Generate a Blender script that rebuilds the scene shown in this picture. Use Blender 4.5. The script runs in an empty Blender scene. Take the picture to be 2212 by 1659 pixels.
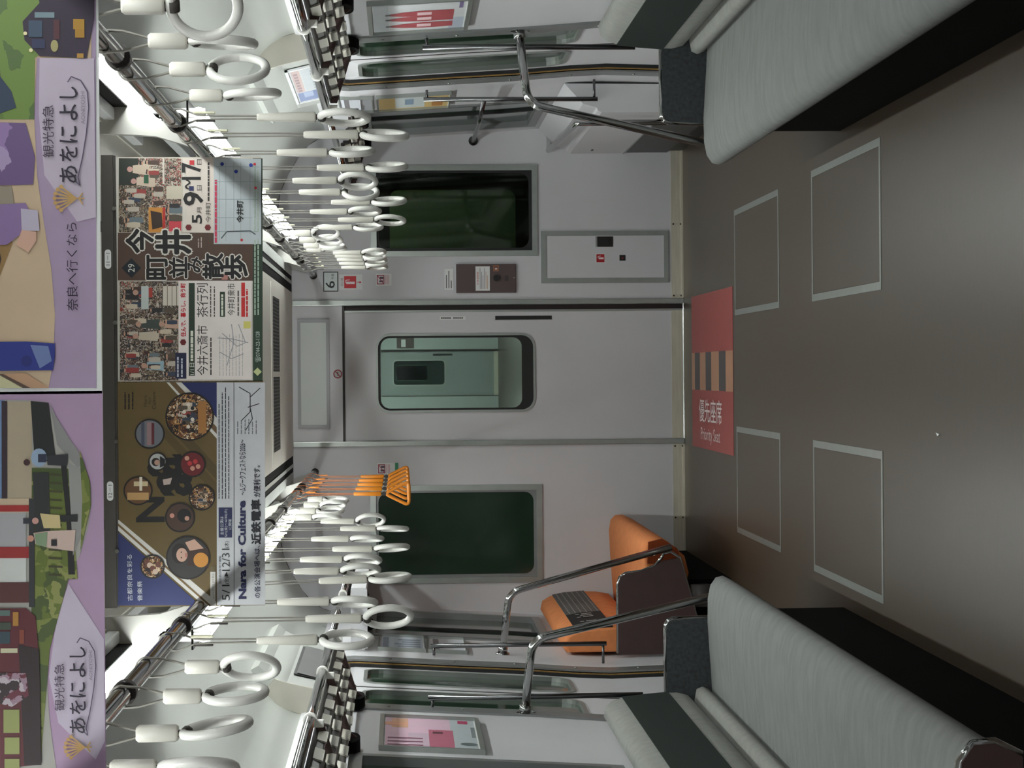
import bpy, bmesh, math, random
from mathutils import Vector, Matrix
random.seed(7)
S = bpy.context.scene
COL = S.collection
# ------------------------------------------------------------------ camera
# metres: X to the right side of the car, Y towards the gangway end wall (Y=0), Z up from the floor.
CAM_D, CAM_Z, F_PX = 11.809, 1.5452, 4700.0
def camera():
    cd = bpy.data.cameras.new('camera'); co = bpy.data.objects.new('camera', cd); COL.objects.link(co)
    cd.sensor_width = 36.0; cd.lens = F_PX / 2212 * 36.0; cd.clip_start = 0.05; cd.clip_end = 200
    # the phone was held sideways: image right is world down
    y = Vector((-241.0, 23.5, -F_PX)).normalized()
    d = Vector((1, 0.0085, 0)); d = (d - y * d.dot(y)).normalized()
    z = -d; x = y.cross(z)
    M = Matrix((x, y, z))            # rows are world axes in camera space = camera-to-world rotation
    co.matrix_world = Matrix.Translation((0, -CAM_D, CAM_Z)) @ M.to_4x4()
    S.camera = co
camera()
# ------------------------------------------------------------------ world, exposure
W = bpy.data.worlds.new('world'); S.world = W; W.use_nodes = True
W.node_tree.nodes['Background'].inputs[0].default_value = (0.01, 0.011, 0.012, 1)
W.node_tree.nodes['Background'].inputs[1].default_value = 0.3
S.view_settings.view_transform = 'Standard'; S.view_settings.look = 'None'
S.view_settings.gamma = 1.0; S.view_settings.use_curve_mapping = False
S.view_settings.exposure = 0.0
LAMP = 46.0          # strength of the ceiling tubes
S.cycles.use_denoising = True
S.cycles.max_bounces = 8; S.cycles.diffuse_bounces = 6; S.cycles.glossy_bounces = 4
S.cycles.sample_clamp_indirect = 6.0
# ------------------------------------------------------------------ materials
MATS = {}
def lin(c):
    c = c / 255.0
    return c / 12.92 if c <= 0.04045 else ((c + 0.055) / 1.055) ** 2.4
def mat(name, rgb=None, rough=0.5, metal=0.0, var=0.06, scale=8.0, bump=0.0, bscale=200.0, emit=0.0, stretch=(1, 1, 1), spec=0.5, coat=0.0):
    if name in MATS: return MATS[name]
    m = bpy.data.materials.new(name); m.use_nodes = True; n = m.node_tree.nodes; l = m.node_tree.links
    p = n['Principled BSDF']
    base = tuple(lin(v) for v in rgb)
    tc = n.new('ShaderNodeTexCoord'); mp = n.new('ShaderNodeMapping'); mp.inputs['Scale'].default_value = stretch
    l.new(tc.outputs['Object'], mp.inputs['Vector'])
    nz = n.new('ShaderNodeTexNoise'); nz.inputs['Scale'].default_value = scale; nz.inputs['Detail'].default_value = 4
    l.new(mp.outputs['Vector'], nz.inputs['Vector'])
    rp = n.new('ShaderNodeValToRGB')
    rp.color_ramp.elements[0].position = 0.3; rp.color_ramp.elements[1].position = 0.7
    rp.color_ramp.elements[0].color = tuple(v * (1 - var) for v in base) + (1,)
    rp.color_ramp.elements[1].color = tuple(min(1, v * (1 + var)) for v in base) + (1,)
    l.new(nz.outputs['Fac'], rp.inputs['Fac']); l.new(rp.outputs['Color'], p.inputs['Base Color'])
    p.inputs['Roughness'].default_value = rough; p.inputs['Metallic'].default_value = metal
    p.inputs['Specular IOR Level'].default_value = spec; p.inputs['Coat Weight'].default_value = coat
    if bump:
        n2 = n.new('ShaderNodeTexNoise'); n2.inputs['Scale'].default_value = bscale; n2.inputs['Detail'].default_value = 3
        l.new(mp.outputs['Vector'], n2.inputs['Vector'])
        b = n.new('ShaderNodeBump'); b.inputs['Strength'].default_value = bump; b.inputs['Distance'].default_value = 0.002
        l.new(n2.outputs['Fac'], b.inputs['Height']); l.new(b.outputs['Normal'], p.inputs['Normal'])
    if emit:
        p.inputs['Emission Color'].default_value = base + (1,); p.inputs['Emission Strength'].default_value = emit
    MATS[name] = m
    return m
def ink(r, g, b):
    return mat('ink_%02x%02x%02x' % (r, g, b), (r, g, b), 0.45, 0, 0.03, 30)
def photo(name, cols, scale=60.0):
    """a printed snapshot: mottled blotches of the given colours"""
    if name in MATS: return MATS[name]
    m = bpy.data.materials.new(name); m.use_nodes = True; n = m.node_tree.nodes; l = m.node_tree.links
    p = n['Principled BSDF']; p.inputs['Roughness'].default_value = 0.4
    tc = n.new('ShaderNodeTexCoord')
    v = n.new('ShaderNodeTexVoronoi'); v.inputs['Scale'].default_value = scale
    nz = n.new('ShaderNodeTexNoise'); nz.inputs['Scale'].default_value = scale * 0.5; nz.inputs['Detail'].default_value = 5
    l.new(tc.outputs['Object'], nz.inputs['Vector'])
    mx = n.new('ShaderNodeMix'); mx.data_type = 'RGBA'; mx.inputs['Factor'].default_value = 0.06
    l.new(tc.outputs['Object'], mx.inputs['A']); l.new(nz.outputs['Color'], mx.inputs['B'])
    l.new(mx.outputs['Result'], v.inputs['Vector'])
    rp = n.new('ShaderNodeValToRGB'); rp.color_ramp.interpolation = 'CONSTANT'
    el = rp.color_ramp.elements
    while len(el) < len(cols): el.new(0.5)
    for i, c in enumerate(cols):
        el[i].position = i / len(cols); el[i].color = tuple(lin(x) for x in c) + (1,)
    sp = n.new('ShaderNodeSeparateColor'); l.new(v.outputs['Color'], sp.inputs['Color'])
    l.new(sp.outputs['Red'], rp.inputs['Fac']); l.new(rp.outputs['Color'], p.inputs['Base Color'])
    MATS[name] = m
    return m
def glass(name, tint, gloss=0.08):
    if name in MATS: return MATS[name]
    m = bpy.data.materials.new(name); m.use_nodes = True; n = m.node_tree.nodes; l = m.node_tree.links
    n.remove(n['Principled BSDF'])
    t = n.new('ShaderNodeBsdfTransparent'); t.inputs[0].default_value = tuple(lin(v) for v in tint) + (1,)
    g = n.new('ShaderNodeBsdfGlossy'); g.inputs['Roughness'].default_value = 0.03
    nz = n.new('ShaderNodeTexNoise'); nz.inputs['Scale'].default_value = 3
    mr = n.new('ShaderNodeMapRange'); mr.inputs['To Min'].default_value = gloss * 0.8; mr.inputs['To Max'].default_value = gloss * 1.2
    l.new(nz.outputs['Fac'], mr.inputs['Value'])
    mx = n.new('ShaderNodeMixShader'); l.new(mr.outputs['Result'], mx.inputs[0])
    l.new(t.outputs[0], mx.inputs[1]); l.new(g.outputs[0], mx.inputs[2])
    l.new(mx.outputs[0], n['Material Output'].inputs[0])
    MATS[name] = m
    return m
M_WALL = mat('wall_laminate', (204, 203, 206), 0.40, 0, 0.035, 2.2, 0.04, 500)
M_WALLD = mat('pocket_steel', (150, 150, 152), 0.4, 0.3, 0.04, 5)
M_CEIL = mat('ceiling_panel', (172, 174, 169), 0.35, 0, 0.02, 2)
M_SOFFIT = mat('duct_panel', (220, 216, 206), 0.5, 0, 0.03, 4)
M_FLOOR = mat('floor_vinyl', (64, 51, 39), 0.36, 0, 0.09, 26, 0.08, 260, stretch=(1, 3, 1), spec=0.5)
M_ALU = mat('aluminium_strip', (170, 174, 170), 0.32, 0.85, 0.05, 20)
M_STEEL = mat('stainless_plate', (212, 205, 188), 0.4, 0.55, 0.08, 6, stretch=(1, 1, 12))
M_CHROME = mat('chrome_pipe', (165, 165, 165), 0.09, 1.0, 0.03, 10)
M_RAIL = mat('dull_chrome', (112, 112, 114), 0.2, 1.0, 0.05, 10)
M_DARKMET = mat('dark_metal', (52, 48, 46), 0.35, 0.6, 0.1, 12)
M_BLACK = mat('black_rubber', (14, 14, 14), 0.5, 0, 0.1, 12)
M_BROWNSLOT = mat('brown_slot', (40, 26, 24), 0.5, 0, 0.1, 12)
M_WHITE = mat('white_resin', (228, 226, 220), 0.28, 0, 0.02, 12)
M_CREAM = mat('cream_sleeve', (222, 218, 208), 0.35, 0, 0.02, 12)
M_BELT = mat('grey_belt', (150, 146, 138), 0.7, 0, 0.1, 60)
M_BELTD = mat('dark_loop', (58, 54, 50), 0.7, 0, 0.1, 60)
M_CLIP = mat('ivory_clip', (232, 228, 200), 0.4, 0, 0.03, 12)
M_ORANGE = mat('orange_resin', (232, 140, 36), 0.35, 0, 0.03, 12)
M_ORBELT = mat('orange_belt', (190, 112, 60), 0.7, 0, 0.08, 60)
M_SEAT = mat('grey_moquette', (128, 129, 128), 0.9, 0, 0.08, 14, 0.5, 90, stretch=(0.7, 1.8, 1), spec=0.2)
M_SEATB = mat('grey_back_moquette', (138, 138, 134), 0.9, 0, 0.08, 28, 0.4, 320, spec=0.2)
M_COVER = mat('dark_green_cover', (34, 41, 38), 0.9, 0, 0.2, 120, 0.4, 300, stretch=(1, 4, 1), spec=0.2)
M_ENDP = mat('slate_panel', (62, 65, 67), 0.75, 0, 0.28, 70, spec=0.3)
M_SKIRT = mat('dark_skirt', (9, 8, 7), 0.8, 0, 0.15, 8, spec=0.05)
M_ORSEAT = mat('orange_moquette', (220, 138, 88), 0.9, 0, 0.08, 24, 0.4, 300, spec=0.2)
M_ORSIDE = mat('rust_moquette', (120, 52, 22), 0.9, 0, 0.15, 30, 0.3, 300, spec=0.2)
M_BRPANEL = mat('brown_panel', (66, 46, 44), 0.5, 0, 0.08, 20)
M_BRCASE = mat('brown_case', (82, 66, 66), 0.5, 0, 0.05, 20)
M_PANE = mat('night_pane', (34, 54, 40), 0.08, 0, 0.25, 2, spec=0.5)
M_SMPANE = mat('night_pane_green', (50, 62, 48), 0.1, 0, 0.2, 3)
M_YEL = mat('ochre_gasket', (150, 118, 66), 0.5, 0, 0.06, 20)
M_GREYFR = mat('grey_door_frame', (140, 142, 142), 0.35, 0.6, 0.05, 10)
M_BEIGE = mat('beige_cheek', (176, 172, 160), 0.5, 0, 0.04, 12)
M_TUBE = mat('lamp_tube', (248, 255, 252), 0.4, 0, 0.0, 3, emit=LAMP)
M_BAFFLE = mat('lamp_baffle', (11, 9, 9), 0.7, 0, 0.1, 12, spec=0.05)
M_REFL = mat('lamp_reflector', (235, 236, 238), 0.3, 0, 0.02, 8)
M_HOLD = mat('ad_rail', (74, 70, 66), 0.45, 0.4, 0.06, 16)
M_PAPER = mat('paper', (226, 226, 226), 0.5, 0, 0.02, 20)
M_LIGHTBOX = mat('lightbox_acrylic', (200, 204, 200), 0.3, 0, 0.02, 6)
M_GDOOR = glass('door_glass', (184, 193, 188), 0.05)
M_GWIN = glass('dark_tint_glass', (170, 186, 160), 0.05)
# ------------------------------------------------------------------ mesh builder
def col(o): COL.objects.link(o); return o
class B:
    def __init__(s): s.bm = bmesh.new(); s.ms = []
    def mi(s, m):
        if m not in s.ms: s.ms.append(m)
        return s.ms.index(m)
    def face(s, pts, m, smooth=False):
        vs = [s.bm.verts.new(p) for p in pts]
        f = s.bm.faces.new(vs); f.material_index = s.mi(m); f.smooth = smooth
        return f
    def box(s, x0, x1, y0, y1, z0, z1, m, bev=0.0):
        bm = bmesh.new(); bmesh.ops.create_cube(bm, size=1)
        for v in bm.verts:
            v.co = Vector((x0 + (v.co.x + .5) * (x1 - x0), y0 + (v.co.y + .5) * (y1 - y0), z0 + (v.co.z + .5) * (z1 - z0)))
        if bev: bmesh.ops.bevel(bm, geom=list(bm.edges), offset=bev, segments=2, affect='EDGES', profile=0.6)
        s.merge(bm, m)
    def merge(s, bm, m, smooth=False):
        mp = {}; i = s.mi(m)
        for v in bm.verts: mp[v] = s.bm.verts.new(v.co)
        for f in bm.faces:
            try:
                g = s.bm.faces.new([mp[v] for v in f.verts]); g.material_index = i; g.smooth = smooth or f.smooth
            except ValueError: pass
        bm.free()
    def loft(s, rings, m, cap=True, smooth=True, closed=True):
        vr = [[s.bm.verts.new(p) for p in r] for r in rings]; i = s.mi(m); n = len(vr[0])
        for a, b in zip(vr, vr[1:]):
            for k in range(n if closed else n - 1):
                f = s.bm.faces.new((a[k], a[(k + 1) % n], b[(k + 1) % n], b[k])); f.material_index = i; f.smooth = smooth
        if cap and closed:
            for r in (vr[0][::-1], vr[-1]):
                f = s.bm.faces.new(r); f.material_index = i
    def tube(s, path, r, m, n=12, cap=True, flat=1.0):
        path = [Vector(p) for p in path]; rings = []; ref = None
        for k, p in enumerate(path):
            t = (path[min(k + 1, len(path) - 1)] - path[max(k - 1, 0)]).normalized()
            if ref is None:
                ref = Vector((0, 0, 1)) if abs(t.z) < 0.9 else Vector((1, 0, 0))
            a = (ref - t * ref.dot(t)).normalized(); b = t.cross(a); ref = a
            rr = r[k] if isinstance(r, (list, tuple)) else r
            rings.append([p + a * (rr * math.cos(2 * math.pi * q / n)) + b * (rr * flat * math.sin(2 * math.pi * q / n)) for q in range(n)])
        s.loft(rings, m, cap)
    def torus(s, c, R, r, m, axis='x', n=32, k=10, sx=1.0):
        rings = []
        for i in range(n):
            a = 2 * math.pi * i / n; ca, sa = math.cos(a), math.sin(a); ring = []
            for j in range(k):
                b = 2 * math.pi * j / k; q = R + r * math.cos(b); h = r * math.sin(b)
                p = {'x': (h, q * ca, q * sa), 'y': (q * ca, h, q * sa), 'z': (q * ca, q * sa, h)}[axis]
                ring.append(Vector(c) + Vector(p))
            rings.append(ring)
        rings.append(rings[0])
        s.loft(rings, m, cap=False)
    def prism(s, pts, d, m, smooth=False):
        """polygon of 3-D points pushed along vector d"""
        d = Vector(d); pts = [Vector(p) for p in pts]
        a = [s.bm.verts.new(p) for p in pts]; b = [s.bm.verts.new(p + d) for p in pts]; i = s.mi(m); n = len(a)
        for f in (s.bm.faces.new(a[::-1]), s.bm.faces.new(b)): f.material_index = i
        for k in range(n):
            f = s.bm.faces.new((a[k], a[(k + 1) % n], b[(k + 1) % n], b[k])); f.material_index = i; f.smooth = smooth
    def plate(s, outer, inners, fmap, t, m):
        """2-D outline with holes, mapped to 3-D by fmap(u, v, depth)"""
        bm = bmesh.new(); es = []
        for loop in [outer] + inners:
            vs = [bm.verts.new((u, v, 0)) for u, v in loop]
            es += [bm.edges.new((vs[k], vs[(k + 1) % len(vs)])) for k in range(len(vs))]
        bmesh.ops.triangle_fill(bm, edges=es, use_beauty=True, use_dissolve=False)
        i = s.mi(m); fr = {}; bk = {}
        for v in bm.verts:
            fr[v] = s.bm.verts.new(fmap(v.co.x, v.co.y, 0)); bk[v] = s.bm.verts.new(fmap(v.co.x, v.co.y, t))
        for f in bm.faces:
            s.bm.faces.new([fr[v] for v in f.verts]).material_index = i
            s.bm.faces.new([bk[v] for v in reversed(f.verts)]).material_index = i
        for e in bm.edges:
            if len(e.link_faces) == 1:
                a, b = e.verts
                s.bm.faces.new((fr[a], fr[b], bk[b], bk[a])).material_index = i
        bm.free()
    def build(s, name, parent=None, origin=None, base=None):
        bmesh.ops.recalc_face_normals(s.bm, faces=list(s.bm.faces))
        me = bpy.data.meshes.new(name)
        if origin is None and parent is None:
            vs = [v.co for v in s.bm.verts]
            lo = [min(v[i] for v in vs) for i in range(3)]; hi = [max(v[i] for v in vs) for i in range(3)]
            origin = ((lo[0] + hi[0]) / 2, (lo[1] + hi[1]) / 2, lo[2])
        off = Vector(origin) if origin is not None else Vector((0, 0, 0))
        if parent is not None and origin is None:
            q = parent
            while q is not None: off = off + q.location; q = q.parent
        bmesh.ops.translate(s.bm, verts=s.bm.verts, vec=-off)
        s.bm.to_mesh(me); s.bm.free()
        for m in s.ms: me.materials.append(m)
        o = col(bpy.data.objects.new(name, me))
        if parent is not None: o.parent = parent
        else: o.location = off
        return o
def tag(o, label, cat, group=None, kind=None):
    o['label'] = label; o['category'] = cat
    if group: o['group'] = group
    if kind: o['kind'] = kind
    return o
def thing(name, label, cat, loc, group=None):
    o = col(bpy.data.objects.new(name, None)); o.location = loc; o.empty_display_size = 0.05
    return tag(o, label, cat, group)
def struct(o):
    o['kind'] = 'structure'; return o
def sthing(name, loc):
    o = col(bpy.data.objects.new(name, None)); o.location = loc; o['kind'] = 'structure'; return o
def rrect(u0, u1, v0, v1, r, n=5):
    out = []
    for cx, cy, a0 in ((u1 - r, v1 - r, 0), (u0 + r, v1 - r, 90), (u0 + r, v0 + r, 180), (u1 - r, v0 + r, 270)):
        for k in range(n + 1):
            a = math.radians(a0 + 90 * k / n); out.append((cx + r * math.cos(a), cy + r * math.sin(a)))
    return out
def rect(u0, u1, v0, v1): return [(u0, v0), (u1, v0), (u1, v1), (u0, v1)]
# ------------------------------------------------------------------ flat print (signs, posters)
def text_mesh(st, bold=0.0):
    c = bpy.data.curves.new('t', 'FONT'); c.body = st; c.resolution_u = 2; c.offset = bold; c.fill_mode = 'FRONT'
    o = bpy.data.objects.new('t', c); COL.objects.link(o)
    dg = bpy.context.evaluated_depsgraph_get(); dg.update()
    me = bpy.data.meshes.new_from_object(o.evaluated_get(dg))
    bpy.data.objects.remove(o); bpy.data.curves.remove(c)
    return me
TXT = {}
class Art:
    """draws flat print on plane O with axes U (reading direction), V (up), N (towards the viewer)"""
    def __init__(s, b, O, U, V, N, px=None):
        s.b = b; s.O, s.U, s.V, s.N = (Vector(q) for q in (O, U, V, N)); s.px = px
    def p(s, u, v, layer):
        if s.px: u, v = s.px(u, v)
        return s.O + s.U * u + s.V * v + s.N * (0.0004 * layer)
    dim = 1.0
    def ik(s, c):
        f = s.dim if max(c) < 150 else 1 - (1 - s.dim) * .3
        return ink(*(int(v * f) for v in c))
    n = 0
    def poly(s, pts, c, layer=1, inc=True):
        m = c if not isinstance(c, tuple) else s.ik(c)
        if inc: s.n += 1
        s.b.face([s.p(u, v, layer + s.n * .003) for u, v in pts], m)
    def rect(s, u0, v0, u1, v1, c, layer=1): s.poly([(u0, v0), (u1, v0), (u1, v1), (u0, v1)], c, layer)
    def circ(s, u, v, r, c, layer=1, n=24, ry=None):
        ry = ry or r
        s.poly([(u + r * math.cos(2 * math.pi * k / n), v + ry * math.sin(2 * math.pi * k / n)) for k in range(n)], c, layer)
    def ring(s, u, v, r0, r1, c, layer=1, n=28):
        for k in range(n):
            a, b = 2 * math.pi * k / n, 2 * math.pi * (k + 1) / n
            s.poly([(u + r0 * math.cos(a), v + r0 * math.sin(a)), (u + r1 * math.cos(a), v + r1 * math.sin(a)), (u + r1 * math.cos(b), v + r1 * math.sin(b)), (u + r0 * math.cos(b), v + r0 * math.sin(b))], c, layer)
    def line(s, pts, w, c, layer=1):
        for (a, b), (d, e) in zip(pts, pts[1:]):
            L = math.hypot(d - a, e - b) or 1; nx, ny = -(e - b) / L * w / 2, (d - a) / L * w / 2
            s.poly([(a + nx, b + ny), (d + nx, e + ny), (d - nx, e - ny), (a - nx, b - ny)], c, layer)
    def text(s, st, u0, v0, u1, v1, c, layer=2, bold=0.0):
        """fits the text box: (u0,v0) is where reading starts at the foot of the letters, (u1,v1) the far top corner"""
        h = abs((s.p(u1, v1, 0) - s.p(u0, v0, 0)).dot(s.V))
        if bold and any(ord(q) > 255 for q in st):          # thick strokes: the same glyphs laid round in a small circle
            for k in range(8): s._glyphs(st, u0, v0, u1, v1, c, layer, 0, bold * h * math.cos(k * math.pi / 4), bold * h * math.sin(k * math.pi / 4), k * .04)
            s._glyphs(st, u0, v0, u1, v1, c, layer, 0, 0, 0, .36)
        else: s._glyphs(st, u0, v0, u1, v1, c, layer, bold, 0, 0, 0)
    def _glyphs(s, st, u0, v0, u1, v1, c, layer, bold, du, dv, dl):
        key = (st, bold)
        if key not in TXT: TXT[key] = text_mesh(st, bold)
        me = TXT[key]
        if not me.vertices: return
        xs = [v.co.x for v in me.vertices]; ys = [v.co.y for v in me.vertices]
        x0, x1, y0, y1 = min(xs), max(xs), min(ys), max(ys)
        dl += s.n * .003; a = s.p(u0, v0, layer + dl); b = s.p(u1, v1, layer + dl)
        W_ = (b - a).dot(s.U); H_ = (b - a).dot(s.V); a = a + s.U * du + s.V * dv
        m = c if not isinstance(c, tuple) else s.ik(c)
        i = s.b.mi(m)
        vs = [s.b.bm.verts.new(a + s.U * ((v.co.x - x0) / (x1 - x0) * W_) + s.V * ((v.co.y - y0) / (y1 - y0) * H_)) for v in me.vertices]
        for f in me.polygons:
            try: s.b.bm.faces.new([vs[q] for q in f.vertices]).material_index = i
            except ValueError: pass
    def lines(s, x0, y0, x1, y1, n, c, layer=2, fill=0.5, seed=1):
        """small print too fine to read: rows of short dashes (pixel axes: x down the sheet, y backwards along the row)"""
        rd = random.Random(seed); st = (x1 - x0) / n
        for k in range(n):
            x = x0 + k * st; y = y0
            end = y1 + (y0 - y1) * rd.uniform(0, 0.15)
            while y > end + 1:
                w = min(rd.uniform(4, 14), y - end)
                s.poly([(x, y), (x + st * fill, y), (x + st * fill, y - w), (x, y - w)], c, layer, False); y -= w + 1.5
# ------------------------------------------------------------------ body profile
PROF = [(0.0, 1.318), (0.2, 1.320), (0.4, 1.324), (0.63, 1.330), (0.78, 1.323), (1.03, 1.303), (1.32, 1.287), (1.76, 1.260), (1.86, 1.268), (1.93, 1.28)]
def wx(z):
    if z <= PROF[0][0]: return PROF[0][1]
    for (a, b), (c, d) in zip(PROF, PROF[1:]):
        if z <= c: return b + (d - b) * (z - a) / (c - a)
    return PROF[-1][1]
YB = -14.2                                  # rear bulkhead, behind the camera
DOOR = [(-3.50, -2.25), (-8.74, -7.50), (-13.9, -12.7)]
WIN = [(-1.30, -0.22), (-6.72, -4.62), (-11.9, -9.8)]
WZ0, WZ1 = 0.83, 1.71
def strip(b, s, y0, y1, z0, z1, m, off=0.0, t=0.03):
    zs = [z0] + [z for z, _ in PROF if z0 < z < z1] + [z1]
    a = [(s * (wx(z) - off), z) for z in zs]; c = [(s * (wx(z) - off + t), z) for z in reversed(zs)]
    b.prism([(x, y0, z) for x, z in a + c], (0, y1 - y0, 0), m)
# ------------------------------------------------------------------ floor
b = B(); b.box(-1.36, 1.36, YB - .1, 0.0, -0.06, 0.0, M_FLOOR); struct(b.build('floor'))
# ------------------------------------------------------------------ side walls
for s, nm in ((1, 'right'), (-1, 'left')):
    b = B(); lo = B(); cuts = sorted([(y0, y1, 'd') for y0, y1 in DOOR] + [(y0, y1, 'w') for y0, y1 in WIN]); y = YB
    for y0, y1, k in cuts + [(0.0, 0.0, 'e')]:
        strip(b, s, y, y0, WZ0, 1.93, M_WALL); strip(lo, s, y, y0, 0, WZ0, M_WALL)
        if k == 'w':
            strip(lo, s, y0, y1, 0, WZ0, M_WALL); strip(b, s, y0, y1, WZ1, 1.93, M_WALL)
        elif k == 'd': strip(b, s, y0, y1, 1.84, 1.93, M_WALL)
        y = y1
    struct(b.build('wall_' + nm)); struct(lo.build('wall_%s_lower' % nm))
# ------------------------------------------------------------------ ceiling: side coves, flat panels, centre
CP = [(1.285, 1.93), (1.27, 1.975), (1.235, 2.03), (1.17, 2.085), (1.08, 2.14), (0.98, 2.185), (0.88, 2.20), (0.735, 2.20)]
def spline(P, n=5):
    out = []
    for k in range(len(P) - 1):
        p0, p1, p2, p3 = P[max(k - 1, 0)], P[k], P[k + 1], P[min(k + 2, len(P) - 1)]
        for q in range(n):
            t = q / n
            out.append(tuple(.5 * (2 * b_ + (c_ - a_) * t + (2 * a_ - 5 * b_ + 4 * c_ - d_) * t * t + (3 * b_ - a_ - 3 * c_ + d_) * t ** 3) for a_, b_, c_, d_ in zip(p0, p1, p2, p3)))
    return out + [P[-1]]
CS = spline(CP)
b = B()
for s in (1, -1):
    seg = [YB, -11.5, -6.03, -2.5, -0.75, 0.0]
    for y0, y1 in zip(seg, seg[1:]):
        b.loft([[(s * x, y, z) for x, z in CS] for y in (y0 + .003, y1 - .003)], M_CEIL, closed=False)
        b.loft([[(s * (x + .02), y, z + .03) for x, z in CS] for y in (y0, y1)], M_CEIL, closed=False)
    b.box(*sorted((s * .60, s * .735)), YB, 0, 2.245, 2.26, M_SOFFIT)        # roof of the lamp slot
    b.box(*sorted((s * .725, s * .738)), YB, 0, 2.198, 2.25, M_BAFFLE)
b.box(-.60, .60, YB, -5.6, 2.25, 2.28, M_SOFFIT)
b.box(-.60, .60, -5.6, 0, 2.25, 2.28, M_SOFFIT)
struct(b.build('ceiling'))
b = B()
b.box(-.44, .44, -5.2, -.001, 2.127, 2.25, M_SOFFIT)
for s in (1, -1):
    for y0, y1 in ((-5.2, -2.52), (-2.51, -1.35), (-1.34, -.76), (-.75, -.001)):
        b.box(*sorted((s * .528, s * .575)), y0, y1, 2.127, 2.25, M_CEIL)
        b.box(*sorted((s * .484, s * .502)), y0, y1, 2.127, 2.25, M_CEIL)
    b.box(*sorted((s * .441, s * .574)), -5.2, -.001, 2.1285, 2.25, M_BAFFLE)
struct(b.build('trim_1'))
g = thing('ceiling_grille', 'black slatted air grille in the ceiling just above the gangway door', 'grille', (0, -1.5, 2.118))
b = B()
for x0, x1 in ((-.36, .36),):
    b.plate(rect(x0 - .06, x1 + .06, -1.95, -1.12), [rect(x0, -.012, -1.82, -1.27), rect(.012, x1, -1.82, -1.27)], lambda u, v, d: (u, v, 2.1252 + d), .0016, M_SOFFIT)
b.build('frame', g)
b = B(); b.box(-.36, .36, -1.82, -1.27, 2.1264, 2.1268, M_BLACK)
for k in range(44):
    x = -.352 + k * .0164
    if abs(x) > .014: b.box(x - .0025, x + .0025, -1.82, -1.27, 2.1252, 2.1263, M_DARKMET)
b.build('slats', g)
# ------------------------------------------------------------------ end wall
def endwall(s, hole, nm):
    b = B()
    zs = [.065, .2, .4, .63, .78, 1.03, 1.32, 1.76, 1.93]
    out = [(s * .372, .065)] + [(s * wx(z), z) for z in zs] + [(s * x, z) for x, z in CP] + [(s * .6, 2.2), (s * .6, 2.25), (s * .372, 2.25)]
    b.plate(out, [rect(*hole)], lambda u, v, d: (u, d, v), .04, M_WALL)
    b.box(*sorted((s * .372, s * 1.30)), -.004, .04, 0.0, .065, M_STEEL)
    b.box(*sorted((s * .40, s * 1.30)), -.012, 0, 0.0, .010, M_STEEL)
    for x in (.41, .80):
        for z in (.012, .053): b.tube([(s * x, -.004, z), (s * x, -.007, z)], .005, M_DARKMET, 8)
    return struct(b.build(nm))
HR = (.643, 1.114, .806, 1.686); HL = (-1.130, -.621, .793, 1.701)
endwall(1, HR, 'wall_end_right'); endwall(-1, HL, 'wall_end_left')
def endwindow(h, nm, see):
    x0, x1, z0, z1 = h; w = sthing(nm, ((x0 + x1) / 2, 0, z0))
    b = B(); b.plate(rect(x0 - .012, x1 + .012, z0 - .012, z1 + .012), [rect(x0 + .018, x1 - .018, z0 + .018, z1 - .018)], lambda u, v, d: (u, -.012 + d, v), .05, M_ALU); b.build('window_frame', w)
    b = B(); b.plate(rect(x0 + .018, x1 - .018, z0 + .018, z1 - .018), [rrect(x0 + .034, x1 - .03, z0 + .034, z1 - .03, .05)], lambda u, v, d: (u, .012 + d, v), .012, M_BLACK if see else M_GREYFR); b.build('gasket', w)
    b = B(); b.plate(rrect(x0 + .03, x1 - .026, z0 + .03, z1 - .026, .05), [], lambda u, v, d: (u, .018 + d, v), .004, M_GWIN if see else M_PANE); b.build('pane', w)
endwindow(HR, 'window_1', True); endwindow(HL, 'window_2', False)
# centre of the end wall: pillars, transom, door
b = B()
b.box(-.372, .372, .0, .04, 1.855, 2.13, M_WALL)
struct(b.build('wall_transom'))
b = B()
for s in (1, -1):
    b.box(*sorted((s * .368, s * .396)), -.016, .03, 0, 2.127, M_ALU, .003)
struct(b.build('trim_2'))
b = B(); b.box(-.368, .368, -.003, .03, 1.846, 1.858, M_DARKMET); struct(b.build('trim_3'))
d = sthing('door_1', (0, 0.02, 0))
b = B()
b.plate(rect(-.368, .338, .066, 1.846), [rrect(-.215, .213, .811, 1.678, .075)], lambda u, v, dd: (u, .012 + dd, v), .03, M_WALL); b.build('leaf', d)
b = B(); b.box(-.368, .338, .008, .042, .004, .066, M_STEEL); b.build('kick_plate', d)
b = B(); b.box(.330, .340, .004, .012, .004, 1.846, M_ALU); b.build('leaf_edge', d)
b = B(); b.box(.340, .368, .030, .04, 0.0, 1.846, M_BROWNSLOT); b.build('pocket_slot', d)
b = B()
b.plate(rrect(-.215, .213, .811, 1.678, .075, 8), [rrect(-.203, .201, .823, 1.666, .064, 8)], lambda u, v, dd: (u, .004 + dd, v), .03, M_ALU); b.build('window_rim', d)
b = B()
b.plate(rrect(-.203, .201, .823, 1.666, .064, 8), [rrect(-.192, .190, .885, 1.652, .05, 8)], lambda u, v, dd: (u, .016 + dd, v), .012, M_BLACK); b.build('window_gasket', d)
b = B(); b.plate(rrect(-.195, .193, .88, 1.655, .05, 8), [], lambda u, v, dd: (u, .022 + dd, v), .004, M_GDOOR); b.build('pane', d)
b = B(); b.box(.284, .306, .0085, .0125, .72, 1.028, M_BLACK); b.box(.283, .2855, .006, .012, .715, 1.033, M_ALU); b.build('pull_slot', d)
b = B(); b.box(.287, .306, .010, .0118, 1.189, 1.329, M_PAPER)
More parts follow.
